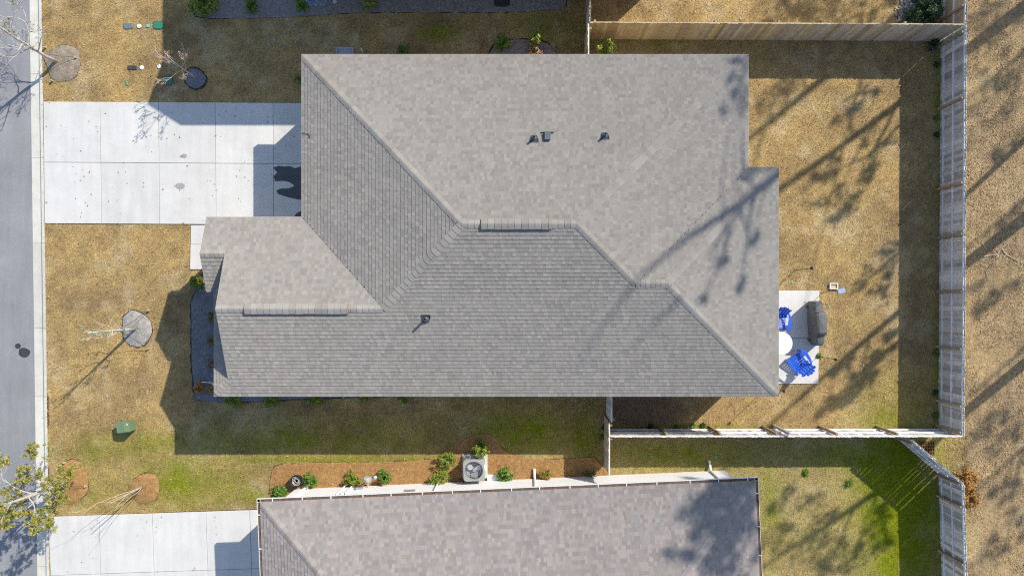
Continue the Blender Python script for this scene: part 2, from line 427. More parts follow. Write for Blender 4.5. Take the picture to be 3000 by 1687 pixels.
# marks that lie on the concrete
def mark(bl, m, parent, z=ZD + .004, nm="stain"): return sheet(nm, bl, z, MT[m], parent)
mark(blob(529, 546, 13.5, 10, seed=31), "oil", drv); mark(blob(541, 458, 7.5, 7, seed=32), "oil", drv); mark(blob(532, 459, 4, 4, seed=33), "oil", drv)
mark(wobble(PX((802, 492), (818, 487), (850, 488), (866, 493), (884, 487), (900, 487), (900, 588), (884, 588), (860, 583), (832, 576), (815, 568), (811, 558), (822, 553), (846, 552), (860, 547), (862, 543), (848, 535), (830, 532), (806, 533), (802, 515), (813, 507), (808, 502)), .02, 3), "wet", drv, nm="wet_patch")
mark(smoothpoly(PX((862, 640), (864, 631), (876, 620), (900, 616), (900, 640)), 1), "wet", drv, nm="wet_patch")

# beds
for k, (poly, kind) in beds.items():
    base = struct(sheet("bed_edge_soil", [(p[0], p[1]) for p in wobble(blob(0, 0, 1, 1) if False else poly, .035, 77)], .010, MT["soil"]))
    cx = sum(p[0] for p in poly) / len(poly); cy = sum(p[1] for p in poly) / len(poly)
    ring = k.startswith('r') and k != 'rear'
    eo = {'grey2': .0, 'grey3': .03, 'straw': .0, 'grey': .06, 'bark': .05}[kind]
    inner = [(p[0] + (cx - p[0]) / max(math.hypot(cx - p[0], cy - p[1]), .1) * eo, p[1] + (cy - p[1]) / max(math.hypot(cx - p[0], cy - p[1]), .1) * eo) for p in poly]
    c = BEDCOL[kind]; beds[k] = (poly, kind, inner)
    if ring:
        mb = MB(); n = len(inner); pts = []; fs = []
        for lv, (s_, z_) in enumerate(((1, .014), (.85, .05), (.55, .085), (.2, .10))):
            for p in inner: pts.append((cx + (p[0] - cx) * s_, cy + (p[1] - cy) * s_, z_))
        for lv in range(3):
            for i in range(n):
                j = (i + 1) % n; fs.append((lv * n + i, lv * n + j, (lv + 1) * n + j, (lv + 1) * n + i))
        fs.append(tuple(3 * n + i for i in range(n))); mb.add(pts, fs, c); o = mk("mulch_ring", mb, MT["mulch"], None, True)
    else:
        o = sheet("mulch_bed", inner, .018, MT["mulch"], None, c)
    struct(o); beds[k] = (poly, kind, inner, o)

# ------------------------------------------------------------------ blades: grass, straw, litter
def blades(name, n, region, colfn, ln, wd, z, mt, tilt=(0.1, 0.6), parent=None, bounds=None, jit=.25):
    x0, x1, y0, y1 = bounds
    x = NR.uniform(x0, x1, n); y = NR.uniform(y0, y1, n); k = region(x, y); x = x[k]; y = y[k]; n = len(x)
    a = NR.uniform(0, 2 * np.pi, n); L = NR.uniform(*ln, n); W = NR.uniform(*wd, n); t = NR.uniform(*tilt, n)
    dx = np.cos(a); dy = np.sin(a); zz = z(x, y) if callable(z) else np.full(n, z)
    V = np.empty((n, 3, 3)); C = np.empty((n, 3, 3))
    V[:, 0] = np.stack([x - dy * W, y + dx * W, zz - .004], 1); V[:, 1] = np.stack([x + dy * W, y - dx * W, zz - .004], 1)
    V[:, 2] = np.stack([x + dx * L * np.cos(t), y + dy * L * np.cos(t), zz + L * np.sin(t)], 1)
    c = colfn(x, y) * (1 + NR.normal(0, jit, n))[:, None]; c = np.clip(c, .01, .8)
    C[:] = c[:, None, :]
    o = mesh_np(name, V.reshape(-1, 3), np.arange(3 * n).reshape(n, 3), C.reshape(-1, 3), mt, parent)
    return stuff(o)

HARD = [drive_poly, walk_poly, patio_poly, ndrive_poly, nhouse_poly, house_poly] + [b[0] for b in beds.values()]
def lawnmask(x, y):
    m = x > ((122 + (NY - y / M2) * 0.0136) - NX) * M2 - .02
    for p in HARD: m &= ~inpoly(x, y, p)
    return m
lz = lambda x, y: (fbm(x, y, 0.8, 4) - .5) * 0.03 - 0.005
def gcol(x, y):
    c = lawncol(x, y); n = len(x); r = NR.random(n)[:, None]
    c = c * 1.12
    c = np.where(r < .12, c * np.array([.5, .5, .53]), c); c = np.where(r > .88, c * np.array([1.45, 1.45, 1.3]), c)
    return c
g = blades("grass", 560000, lawnmask, gcol, (.05, .115), (.005, .012), lz, MT["blade"], (.12, .75), None, (-20.2, 20.6, -11.6, 12.6))
tag(g, "short dormant tan grass with green patches covering the yards", "grass")
def strawcol(c):
    c = np.array(c)
    return lambda x, y: c[None, :] * (0.75 + .5 * fbm(x, y, 3, 31))[:, None] * 1.1
for k, (poly, kind, inner, o) in beds.items():
    xs = [p[0] for p in poly]; ys = [p[1] for p in poly]; area = (max(xs) - min(xs)) * (max(ys) - min(ys))
    ring = k.startswith('r') and k != 'rear'; cx = sum(xs) / len(xs); cy = sum(ys) / len(ys); rx = (max(xs) - min(xs)) / 2
    zf = (lambda x, y, cx=cx, cy=cy, rx=rx: np.clip(.105 - .09 * (((x - cx) ** 2 + (y - cy) ** 2) / rx ** 2), .012, .11)) if ring else .02
    sh = inner
    reg = lambda x, y, sh=sh, kk=k: inpoly(x, y, sh) & (~inpoly(x, y, house_poly)) & (~inpoly(x, y, nhouse_poly))
    blades("straw", int(area * (900 if kind != 'bark' else 500)), reg, strawcol(BEDCOL[kind]), (.06, .15) if kind != 'bark' else (.03, .07), (.003, .006) if kind != 'bark' else (.006, .014),
           zf, MT["blade"], (.02, .35), o, (min(xs), max(xs), min(ys), max(ys)), .3)
# leaf litter behind the fence
def litmask(x, y): return (x > 16.75) & (vnoise(x, y, 1.3, 40) > .35)
def litcol(x, y):
    r = NR.random(len(x))[:, None]
    return np.where(r < .45, np.array([[.40, .29, .16]]), np.where(r < .85, np.array([[.24, .165, .095]]), np.array([[.46, .37, .25]])))
lt = blades("leaf_litter", 16000, litmask, litcol, (.04, .09), (.012, .025), .012, MT["blade"], (.02, .5), None, (16.7, 20.6, -11.6, 12.6))
tag(lt, "dry brown fallen leaves scattered on the ground behind the rear fence", "leaves")

# ------------------------------------------------------------------ roofs
def pal(base, spread, seed):
    q = random.Random(seed); out = []
    for k in (-1, -.6, -.3, 0, .25, .55, 1):
        f = 1 + spread * k; h = q.uniform(-.025, .025); out.append((base[0] * f * (1 + h), base[1] * f, base[2] * f * (1 - h)))
    return out
PAL_A = pal((.358, .334, .302), .095, 1)
PAL_B = pal((.335, .308, .292), .125, 2)
WID = [0.07, 0.09, 0.12, 0.15, 0.20, 0.26]; EXPO = 0.145

def plane_basis(poly):
    n = Vector((0, 0, 0))
    for i in range(len(poly)):
        a, b = poly[i], poly[(i + 1) % len(poly)]
        n += Vector(((a.y - b.y) * (a.z + b.z), (a.z - b.z) * (a.x + b.x), (a.x - b.x) * (a.y + b.y)))
    n.normalize()
    if n.z < 0: n = -n
    u = Vector((0, 0, 1)).cross(n); u.normalize(); v = n.cross(u); v.normalize()
    if v.z < 0: v = -v; u = -u
    return u, v, n

def interval(uv, v):
    us = []
    for i in range(len(uv)):
        (u0, v0), (u1, v1) = uv[i], uv[(i + 1) % len(uv)]
        if (v0 - v) * (v1 - v) < 0: us.append(u0 + (u1 - u0) * (v - v0) / (v1 - v0))
    return (min(us), max(us)) if len(us) >= 2 else None

def tab_geo(w_, ln, t, uo=(0, 0, 0, 0)):
    """tab in local (u, v, n): butt edge at v = 0 is proud, head tucks under the next course"""
    a0, b0, a1, b1 = uo if uo != (0, 0, 0, 0) else (0, w_, 0, w_)
    P = [(a0, 0, t), (b0, 0, t), (b1, ln, .0015), (a1, ln, .0015), (a0, 0, -.004), (b0, 0, -.004), (b1, ln, -.004), (a1, ln, -.004)]
    return P, [(0, 1, 2, 3), (4, 5, 1, 0), (5, 6, 2, 1), (7, 4, 0, 3)]

def build_shingles(faces, roof, pal, seed, nobj=300, zfac=None, window=None):
    rr = random.Random(seed); cand = []; joined = MB()
    for poly in faces:
        u, v, n = plane_basis(poly); o = poly[0]
        uv = [((p - o).dot(u), (p - o).dot(v)) for p in poly]
        steps = [q[1] for q, q2 in zip(uv, uv[1:] + uv[:1]) if abs(q[1] - q2[1]) < 2e-3]
        vmin = min(q[1] for q in uv); vmax = max(q[1] for q in uv); k = 0; vv = vmin + 1e-4
        while vv < vmax - .01:
            v1 = min(vv + EXPO * 1.12, vmax - 1e-4)
            i0 = interval(uv, vv + 1e-4); i1 = interval(uv, v1)
            if not i0: vv += EXPO; continue
            sv = [t_ for t_ in steps if vv + .004 < t_ < v1 - 1e-3]
            istep = interval(uv, sv[0] - 6e-4) if sv else None
            if not i1: i1 = ((i0[0] + i0[1]) / 2,) * 2
            uu = min(i0[0], i1[0]) - rr.uniform(0, .3); hi = rr.random() < .5
            while uu < max(i0[1], i1[1]):
                wi = rr.choice((0, 1, 1, 2, 2, 3, 3, 4)) if hi else rr.choice((1, 2, 2, 3, 4, 5))
                w_ = WID[wi]; ci = rr.randrange(len(pal)); t = .0165 if hi else .0125
                a0 = max(uu, i0[0]); b0 = min(uu + w_, i0[1]); a1 = max(uu, i1[0]); b1 = min(uu + w_, i1[1])
                b0 = max(b0, a0); b1 = max(b1, a1); ve = v1
                if istep and (b1 - a1) < .3 * (b0 - a0) and b0 - a0 > .01:
                    ve = sv[0]; a1 = max(uu, istep[0]); b1 = max(min(uu + w_, istep[1]), a1)
                if b0 - a0 > .004 or b1 - a1 > .004:
                    full = abs(a0 - uu) < 1e-6 and abs(b0 - uu - w_) < 1e-6 and abs(a1 - uu) < 1e-6 and abs(b1 - uu - w_) < 1e-6 and ve - vv > EXPO * 1.11
                    wp = o + u * uu + v * vv
                    cand.append((full, wp, u, v, n, wi, ci, t, (a0 - uu, b0 - uu, a1 - uu, b1 - uu), ve - vv))
                uu += w_; hi = not hi
            vv += EXPO; k += 1
    def score(c):
        if not c[0]: return -1
        p = c[1]; px = NX + p.x * F / (H - p.z); py = NY - p.y * F / (H - p.z)
        if not (5 < px < 2980 and 5 < py < 1675): return -1
        return WID[c[5]] * c[4].dot(Vector((0, 0, H)) - p) / (H - p.z) ** 3
    order = sorted(range(len(cand)), key=lambda i: -score(cand[i]))
    chosen = set(i for i in order[:nobj] if score(cand[i]) > 0)
    cache = {}
    for i, c in enumerate(cand):
        full, wp, u, v, n, wi, ci, t, uo, ln = c; col = pal[ci]
        if t < .014: col = tuple(x * .94 for x in col)
        if i in chosen:
            key = (wi, ci, t)
            if key not in cache:
                P, Fs = tab_geo(WID[wi], EXPO * 1.12, t); m_ = MB(); m_.add(P, Fs, col)
                me = bpy.data.meshes.new("shingle"); me.from_pydata(m_.v, [], m_.f); me.update()
                at = me.color_attributes.new("Col", 'FLOAT_COLOR', 'POINT'); at.data.foreach_set("color", [x for _ in m_.v for x in (*col, 1.0)])
                me.materials.append(MT["shingle"]); cache[key] = me
            ob = bpy.data.objects.new("shingle", cache[key]); COL.objects.link(ob); ob.parent = roof
            Mx = Matrix((u, v, n)).transposed().to_4x4(); Mx.translation = wp + n * .002 - wpos(roof); ob.matrix_basis = Mx
        else:
            P, Fs = tab_geo(0, ln, t, uo if uo != (0, 0, 0, 0) else (0, .01, 0, .01))
            joined.add([wp + u * p[0] + v * p[1] + n * (p[2] + .002) for p in P], Fs, col)
    if joined.v:
        ob = mk("shingles", joined, MT["shingle"], roof); stuff(ob)

def cap_line(roof, p0, p1, n1, n2, pal, seed, width=.14, expo=.165, lift=0.0, start=0.0, maxn=400, name="ridge_cap"):
    rr = random.Random(seed); d = (p1 - p0); Ln = d.length; d.normalize()
    def side(n, other):
        s = n.cross(d); s.normalize()
        return s if s.dot(other) > 0 else -s
    # side directions run down each slope, away from the line
    s1 = n1.cross(d); s2 = n2.cross(d)
    if s1.z > 0: s1 = -s1
    if s2.z > 0: s2 = -s2
    if s1.dot(s2) > .9: s2 = -s2
    up = (n1 + n2).normalized(); cache = {}; t = start
    while t < Ln - .02:
        L = min(expo * 1.15, Ln - t); ci = rr.randrange(len(pal)); w_ = width * rr.uniform(.96, 1.04)
        key = (ci, round(L, 3)); bt, hd = .026, .014
        if key not in cache:
            m_ = MB(); rows = []
            for (tt, hh) in ((0, bt), (L, hd)):
                q = d * tt
                rows += [q + s1 * w_ + n1 * (hh * .7), q + s1 * w_ * .35 + n1 * (hh + .004), q + up * (hh + .006), q + s2 * w_ * .35 + n2 * (hh + .004), q + s2 * w_ + n2 * (hh * .7)]
            rows += [s1 * w_ - n1 * .004, s2 * w_ - n2 * .004]
            Fs = [(i, i + 1, 6 + i, 5 + i) for i in range(4)] + [(10, 1, 0), (10, 2, 1), (10, 11, 2), (11, 3, 2), (11, 4, 3)]
            nn = (rows[1] - rows[0]).cross(rows[5] - rows[0])
            m_.add(rows, Fs, tuple(x * 1.02 for x in pal[ci]))
            me = bpy.data.meshes.new(name); me.from_pydata([tuple(x) for x in m_.v], [], m_.f); me.update()
            at = me.color_attributes.new("Col", 'FLOAT_COLOR', 'POINT'); at.data.foreach_set("color", [x for c_ in m_.c for x in (*c_, 1.0)])
            me.materials.append(MT["shingle"]); cache[key] = me
        ob = bpy.data.objects.new(name, cache[key]); COL.objects.link(ob); ob.parent = roof
        ob.location = p0 + d * t + up * (.006 + lift) - wpos(roof)
        t += expo

def solve3(a, b, c):
    """intersection of three planes z = k + m.(x, y): each (k, mx, my)"""
    A = np.array([[-p[1], -p[2], 1.0] for p in (a, b, c)]); r = np.array([p[0] for p in (a, b, c)])
    return Vector(np.linalg.solve(A, r))

def wall_box(parent, poly, z0, z1, m, name="wall"):
    mb = MB(); n = len(poly); cc = 0
    for i in range(n): cc += poly[i][0] * poly[(i + 1) % n][1] - poly[(i + 1) % n][0] * poly[i][1]
    if cc < 0: poly = list(reversed(poly))
    pts = [(p[0], p[1], z0) for p in poly] + [(p[0], p[1], z1) for p in poly]
    mb.add(pts, [(i, (i + 1) % n, n + (i + 1) % n, n + i) for i in range(n)]); return mk(name, mb, m, parent)

def fascia(parent, a, b, h=.17, t=.025, m="trim", out=None):
    """board under a roof edge from a to b, lying just inside the edge"""
    d = (b - a); o = out.normalized(); mb = MB()
    mb.obox(a - o * (t + .012) - Vector((0, 0, h)) , d, o * t, Vector((0, 0, h - .006))); return mk("fascia", mb, MT[m], parent)

def soffit(parent, poly, z):
    o = sheet("soffit", poly, z, MT["trim"], parent); return o

# ------------------------------------------------------------------ the house
ZE = 3.25
house = thing("house", "large single-storey house with a taupe-grey shingled hip roof and front gable", "house", (0, 2.5, 0))
pU = (ZE + .406 * 8.85, 0, -.406); pL = (ZE + .434 * 3.45, 0, .434); pLe = (ZE + .43 * 8.2, .43, 0); pR = (ZE + .407 * 7.9, -.407, 0)
pWU = (ZE + .417 * 3.0, 0, -.417); pEU = (ZE + .414 * 4.8, 0, -.414); pER = (ZE + .404 * 8.99, -.404, 0)
pPL = (ZE - .42 * .31, 0, .42); pPe = (ZE + .43 * 11.35, .43, 0)
A = solve3(pU, pL, pLe); B = solve3(pU, pL, pR); Wp = solve3(pLe, pL, pWU); E1 = solve3(pR, pL, pEU); E2 = solve3(pEU, pL, pER)
zz = lambda p, x, y: Vector((x, y, p[0] + p[1] * x + p[2] * y))
TL = Vector((-8.2, 8.85, ZE)); TR = Vector((7.9, 8.85, ZE)); VL = Vector((-8.2, 3.0, ZE)); VR = Vector((7.9, 4.8, ZE)); ET = Vector((8.99, 4.8, ZE)); BR = Vector((8.99, -3.45, ZE))
BL = Vector((-11.35, -3.45, ZE)); XR, XG, XP = -10.73, -10.42, -11.62
Fr = Vector((XR, Wp.y, Wp.z)); Lb = zz(pL, XR, -3.45 + .62)
yP = (pPL[0] - pWU[0]) / (pWU[2] - pPL[2]); PR = zz(pWU, XP, yP); PRi = zz(pWU, XR, yP)
roof_faces = [
    [TL, A, B, TR],
    [TL, VL, Wp, A],
    [Vector((XP, 3.0, ZE)), PR, PRi, Fr, Wp, VL],
    [BL, BR, E2, E1, B, A, Wp, Fr, Lb],
    [TR, B, E1, VR], [VR, E1, E2, ET], [ET, E2, BR],
]
vy = .31 + (pPe[1] / .42) * (XG - (-11.35))
porch_face = [Vector((XP, .31, ZE)), Vector((-11.35, .31, ZE)), zz(pPL, XG, .31 + .43 / .42 * (XG + 11.35)), zz(pPL, XG, yP), zz(pPL, XP, yP)]
pent_face = [BL, zz(pPe, XG, -3.45 + .43 / .434 * (XG + 11.35)), zz(pPe, XG, .31 + .43 / .42 * (XG + 11.35)), Vector((-11.35, .31, ZE))]
dk = MB()
for f in roof_faces + [porch_face, pent_face]:
    u, v, n = plane_basis(f); pts = [p - n * .004 for p in f]
    if (pts[1] - pts[0]).cross(pts[2] - pts[1]).z < 0: pass
    dk.add(pts, [tuple(range(len(pts)))]); dk.add([p - n * .022 for p in f], [tuple(range(len(pts)))])
roof = mk("roof", dk, MT["felt"], house)
build_shingles(roof_faces + [porch_face, pent_face], roof, PAL_A, 3)
nU, nL, nLe, nR, nWU, nEU, nER = [plane_basis(f)[2] for f in (roof_faces[0], roof_faces[3], roof_faces[1], roof_faces[4], roof_faces[2], roof_faces[5], roof_faces[6])]
nPL = plane_basis(porch_face)[2]; nPe = plane_basis(pent_face)[2]
for k, (a, b, n1, n2) in enumerate(((TL, A, nU, nLe), (Wp, A, nLe, nL), (A, B, nU, nL), (TR, B, nU, nR), (E1, B, nR, nL), (E1, E2, nEU, nL), (ET, E2, nEU, nER),
                                    (BR, E2, nER, nL), (Fr, Wp, nWU, nL), (PR, PRi, nWU, nPL), (BL, Lb, nL, nPe))):
    cap_line(roof, a, b, n1, n2, PAL_A, 50 + k, expo=.21 if (b - a).length > 3 else .17, start=.13 if a in (TL, TR, BR, ET, BL) else 0)
# ridge vents
def ridge_vent(a, b, n1, n2, seed):
    d = (b - a).normalized(); mb = MB(); s = Vector((0, 1, 0)) if abs(d.x) > .5 else Vector((1, 0, 0))
    w_ = .17; dn = -.42 * w_ 
    o = a + Vector((0, 0, .012)); P = []
    for q in (a, b):
        P += [q - s * w_ + Vector((0, 0, dn + .002)), q - s * w_ + Vector((0, 0, dn + .052)), q + Vector((0, 0, .058)), q + s * w_ + Vector((0, 0, dn + .052)), q + s * w_ + Vector((0, 0, dn + .002))]
    mb.add(P, [(0, 1, 6, 5), (1, 2, 7, 6), (2, 3, 8, 7), (3, 4, 9, 8), (0, 4, 3, 2, 1), (5, 6, 7, 8, 9)]); mk("ridge_vent", mb, MT["black"], roof)
    cap_line(roof, a, b, n1, n2, PAL_A, seed, width=.185, expo=.22, lift=.056)
def onridge(px, rp): s = (H - rp.z) / F; return Vector(((px - NX) * s, rp.y, rp.z))
ridge_vent(onridge(1410, A), onridge(1617, A), nU, nL, 71)
ridge_vent(onridge(717, Fr), onridge(1020, Fr), nWU, nL, 72)
# edges
for a, b, o in ((TL, TR, (0, 1, 0)), (TL, VL, (-1, 0, 0)), (Vector((XP, 3.0, ZE)), VL, (0, 1, 0)), (BL, BR, (0, -1, 0)), (BR, ET, (1, 0, 0)), (VR, ET, (0, 1, 0)), (TR, VR, (1, 0, 0)),
                (BL, Vector((-11.35, .31, ZE)), (-1, 0, 0)), (Vector((XP, .31, ZE)), Vector((-11.35, .31, ZE)), (0, -1, 0)),
                (PR, Vector((XP, 3.0, ZE)), (-1, 0, 0)), (PR, Vector((XP, .31, ZE)), (-1, 0, 0)), (Fr, Lb, (-1, 0, 0)), (Fr, PRi, (-1, 0, 0))):
    fascia(house, a, b, out=Vector(o))
def edge(a, b, o):
    o = Vector(o); mb = MB(); mb.obox(a + Vector((0, 0, -.03)) - o * .008, b - a, o * .02, Vector((0, 0, .034))); mk("drip_edge", mb, MT["trim"], house)
for a, b, o in ((TL, TR, (0, 1, 0)), (TL, VL, (-1, 0, 0)), (BL, BR, (0, -1, 0)), (BR, ET, (1, 0, 0)), (TR, VR, (1, 0, 0)), (BL, Vector((-11.35, .31, ZE)), (-1, 0, 0)), (Vector((XP, 3.0, ZE)), VL, (0, 1, 0)),
                (Fr, Lb, (-1, 0, 0)), (Fr, PRi, (-1, 0, 0)), (PR, Vector((XP, 3.0, ZE)), (-1, 0, 0)), (PR, Vector((XP, .31, ZE)), (-1, 0, 0))):
    edge(a, b, o)
wall_box(house, house_poly, -.05, 3.16, MT["siding"])
soffit(house, [(-8.15, 8.8), (7.85, 8.8), (7.85, 4.75), (8.94, 4.75), (8.94, -3.4), (-11.3, -3.4), (-11.3, .34), (-11.55, .34), (-11.55, 2.95), (-8.15, 2.95)], 3.1)
mb = MB(); mb.add([(XG, -2.4, 3.1), (XG, 2.9, 3.1), (XG, 1.6, 3.72), (XG, Wp.y, Wp.z - .05), (XG, -1.2, 4.1)], [(0, 4, 3, 2, 1)]); mk("gable_wall", mb, MT["siding"], house)
for yy in (2.75, .55):
    mb = MB(); mb.box(-11.5, -11.3, yy - .1, yy + .1, 0, 3.1); mk("porch_column", mb, MT["white"], house)
mb = MB(); mb.box(-7.9, -7.83, 3.3, 8.1, .04, 2.3); gd = mk("garage_door", mb, MT["white"], house)
for r_ in range(4):
    for c_ in range(4):
        mb = MB(); y0 = 3.38 + c_ * 1.18; z0 = .1 + r_ * .55; mb.box(-7.92, -7.899, y0, y0 + 1.08, z0, z0 + .46); mk("panel", mb, MT["white"], gd)
for (x0, x1, y, sgn) in ((-6, -4.8, -3.1, -1), (-2, -.8, -3.1, -1), (3.4, 4.6, -3.1, -1), (-4, -2.8, 8.5, 1), (1, 2.2, 8.5, 1)):
    mb = MB(); mb.box(x0, x1, *sorted((y - .02 * sgn, y + .03 * sgn)), 1.0, 2.3); wn = mk("window", mb, MT["white"], house)
    mb = MB(); mb.box(x0 + .07, x1 - .07, *sorted((y, y + .04 * sgn)), 1.07, 2.23); mk("pane", mb, MT["glass"], wn)
# vents through the roof
def roofpt(px, py, pl):
    z = 4.5
    for _ in range(20): p = G(px, py, z); z = pl[0] + pl[1] * p.x + pl[2] * p.y
    return G(px, py, z)
def pipe_vent(px, py, pl, n, nm="vent_pipe", h=.34, flip=1):
    p = roofpt(px, py, pl); u = Vector((1, 0, 0)); v = n.cross(u).normalized()
    if v.z < 0: v = -v
    mb = MB(); fl = []
    for a, b in ((-.16, .16), (.16, .16), (.16, .04), (.09, -.13), (-.09, -.13), (-.16, .04)): fl.append(p + u * a + v * b + n * .016)
    mb.add(fl + [q + n * .008 for q in fl], [tuple(range(11, 5, -1))] + [(i, (i + 1) % 6, 6 + (i + 1) % 6, 6 + i) for i in range(6)])
    V = [p + n * .02]
    mb.lathe([(.125, 0.0), (.115, .05), (.075, .10), (.055, .14)], p - Vector((0, 0, .02)), 16)
    pv = mk(nm, mb, MT["darkmetal"], roof, True)
    mb = MB(); mb.lathe([(.042, 0), (.042, h), (.033, h), (.033, h - .08)], p, 12); mk("pipe", mb, MT["darkmetal"], roof)
pipe_vent(1564, 407, pU, nU); pipe_vent(1771, 399, pU, nU); pipe_vent(1248, 934, pL, nL)
p = roofpt(1604, 399, pU); mb = MB()
mb.obox(p + Vector((-.22, .12, -.03)), (.44, 0, 0), (0, .035, -.014), (0, 0, .05))
vv = Vector((0, 1, -.406)).normalized()
V = []; 
for x in (-.1, .1):
    for t in (-.17, .14):
        V.append(p + Vector((x, 0, 0)) + vv * t)
mb.hexa([V[0], V[2], V[3], V[1], V[0] + Vector((0, 0, .13)), V[2] + Vector((0, 0, .13)), V[3] + Vector((0, 0, .19)), V[1] + Vector((0, 0, .19))])
mk("exhaust_hood", mb, MT["darkmetal"], roof)
# a bent wire lying on the front slope
pts = [roofpt(a, b, pLe) + nLe * .03 for a, b in ((887, 839 - 450 + 0), (893, 391), (905, 393), (908, 398), (909, 406))]
mb = MB(); mb.tube(pts, .008, 5); wr = mk("wire", mb, MT["black"]); tag(wr, "short bent black wire lying on the dark front roof slope", "wire")

# ------------------------------------------------------------------ the neighbouring house below
NZ = 3.2
nh = thing("house", "neighbouring house with mauve-grey shingles and a white hanging gutter", "house", tuple(NP(NU / 2, ND / 2)))
ei = .11
def npl(k, du, dd):  # plane in local u, d -> world
    return (k, du, dd)
c0, c1, c2, c3 = NP(ei, ei, NZ), NP(NU - ei, ei, NZ), NP(NU - ei, ND - ei, NZ), NP(ei, ND - ei, NZ)
half = (ND - 2 * ei) / 2; zr = NZ + .42 * half
r0 = NP(ei + half, ND / 2, zr); r1 = NP(NU - ei - half, ND / 2, zr)
nfaces = [[c0, r0, r1, c1], [c0, c3, r0], [c1, r1, c2], [c3, c2, r1, r0]]
dk = MB()
for f in nfaces:
    u, v, n = plane_basis(f); dk.add([p - n * .004 for p in f], [tuple(range(len(f)))]); dk.add([p - n * .03 for p in f], [tuple(range(len(f)))])
nroof = mk("roof", dk, MT["felt"], nh)
def clipd(f, dmax):  # keep the part that the picture can see (in local d) for the tabs
    out = []
    dd = lambda p: (p - NTL).dot(NEY)
    for i in range(len(f)):
        a, b = f[i], f[(i + 1) % len(f)]; da, db = dd(a), dd(b)
        if da <= dmax: out.append(a)
        if (da - dmax) * (db - dmax) < 0: out.append(a.lerp(b, (dmax - da) / (db - da)))
    return out
build_shingles([clipd(nfaces[0], 5.2), clipd(nfaces[1], 5.2), clipd(nfaces[2], 5.2)], nroof, PAL_B, 9)
nn = [plane_basis(f)[2] for f in nfaces]
for k, (a, b, n1, n2) in enumerate(((c0, r0, nn[0], nn[1]), (c1, r1, nn[0], nn[2]))):
    cap_line(nroof, a, a.lerp(b, .85), n1, n2, PAL_B, 90 + k, width=.145, expo=.2, start=.14)
wall_box(nh, [tuple(NP(u, d))[:2] for u, d in ((.42, .44), (NU - .42, .44), (NU - .42, ND - .44), (.42, ND - .44))], -.05, 3.1, MT["white"])
soffit(nh, [tuple(NP(u, d))[:2] for u, d in ((.13, .13), (NU - .13, .13), (NU - .13, ND - .13), (.13, ND - .13))], 3.02)
# clapboard courses on the side wall that the camera sees
for k in range(14):
    mb = MB(); z0 = .12 + k * .205; a = NP(.43, .44, z0); ex = NEX * (NU - .86)
    P = [a, a + ex, a + ex - NEY * .022, a - NEY * .022]
    mb.hexa([a - NEY * .02, a + ex - NEY * .02, a + ex + NEY * .0, a + NEY * .0, a - NEY * .005 + Vector((0, 0, .2)), a + ex - NEY * .005 + Vector((0, 0, .2)), a + ex + Vector((0, 0, .2)), a + Vector((0, 0, .2))])
    mk("clapboard", mb, MT["white"], nh)
def gutter(a, b, inn):
    d = (b - a); ln = d.length; dn = d.normalized(); mb = MB(); z = Vector((0, 0, 1))
    mb.obox(a - z * .11, d, inn * .012, z * .115)                       # outer lip
    mb.obox(a + inn * .012 - z * .11, d, inn * .10, z * .012)           # bottom
    mb.obox(a + inn * .112 - z * .11, d, inn * .012, z * .10)           # back
    g_ = mk("gutter", mb, MT["white"], nh)
    mb = MB(); mb.obox(a + inn * .013 + dn * .02 - z * .096, d - dn * .04, inn * .098, z * .078); mk("gutter_debris", mb, MT["debris"], g_)
    return g_, ln, dn
g0, g1, g2, g3 = NP(0, 0, NZ + .0), NP(NU, 0, NZ), NP(NU, ND, NZ), NP(0, ND, NZ)
for a, b, inn in ((g0, g1, NEY), (g0 + NEY * .013, g3, NEX), (g1 + NEY * .013, g2, -NEX)):
    g_, ln, dn = gutter(a, b, inn); t = .55
    while t < ln - .2:
        mb = MB(); mb.obox(a + dn * t - Vector((0, 0, .015)), dn * .03, inn * .13, Vector((0, 0, .022))); mk("gutter_hanger", mb, MT["white"], g_); t += 1.12 + R.uniform(-.12, .12)
def fitting(name, pts, r, m=MT["white"], parent=nh, n=8):
    mb = MB(); mb.tube(pts, r, n); return mk(name, mb, m, parent)
fitting("downspout", [NP(17.1, .06, 3.08), NP(17.1, .16, 2.95), NP(17.1, .40, 2.75), NP(17.1, .40, .3), NP(17.1, .34, .16), NP(17.1, .0, .08)], .05)
fitting("downspout", [NP(10.05, .06, 3.08), NP(10.05, .40, 2.8), NP(10.05, .40, .3), NP(10.05, .35, .16), NP(10.05, .02, .09)], .05)
fitting("downspout", [NP(.75, .2, 3.0), NP(.8, .41, 2.6), NP(.85, .38, .2), NP(1.1, .15, .1)], .05)
for (u_, z_, w_, h_, d_, mname, nm) in ((5.05, 1.5, .42, .55, .14, "steel", "electric_box"), (8.15, .0, .85, .12, .25, "white", "equipment_pad"), (2.6, 1.2, .2, .3, .12, "white", "utility_box"), (3.0, .6, .25, .15, .12, "steel", "outlet_cover")):
    mb = MB(); mb.obox(NP(u_, .44 - d_, z_), NEX * w_, NEY * d_, Vector((0, 0, h_))); mk(nm, mb, MT[mname], nh)
for u_ in (2.45, 2.75, 6.2):
    fitting("conduit", [NP(u_, .36, 0), NP(u_, .36, 1.5)], .03)

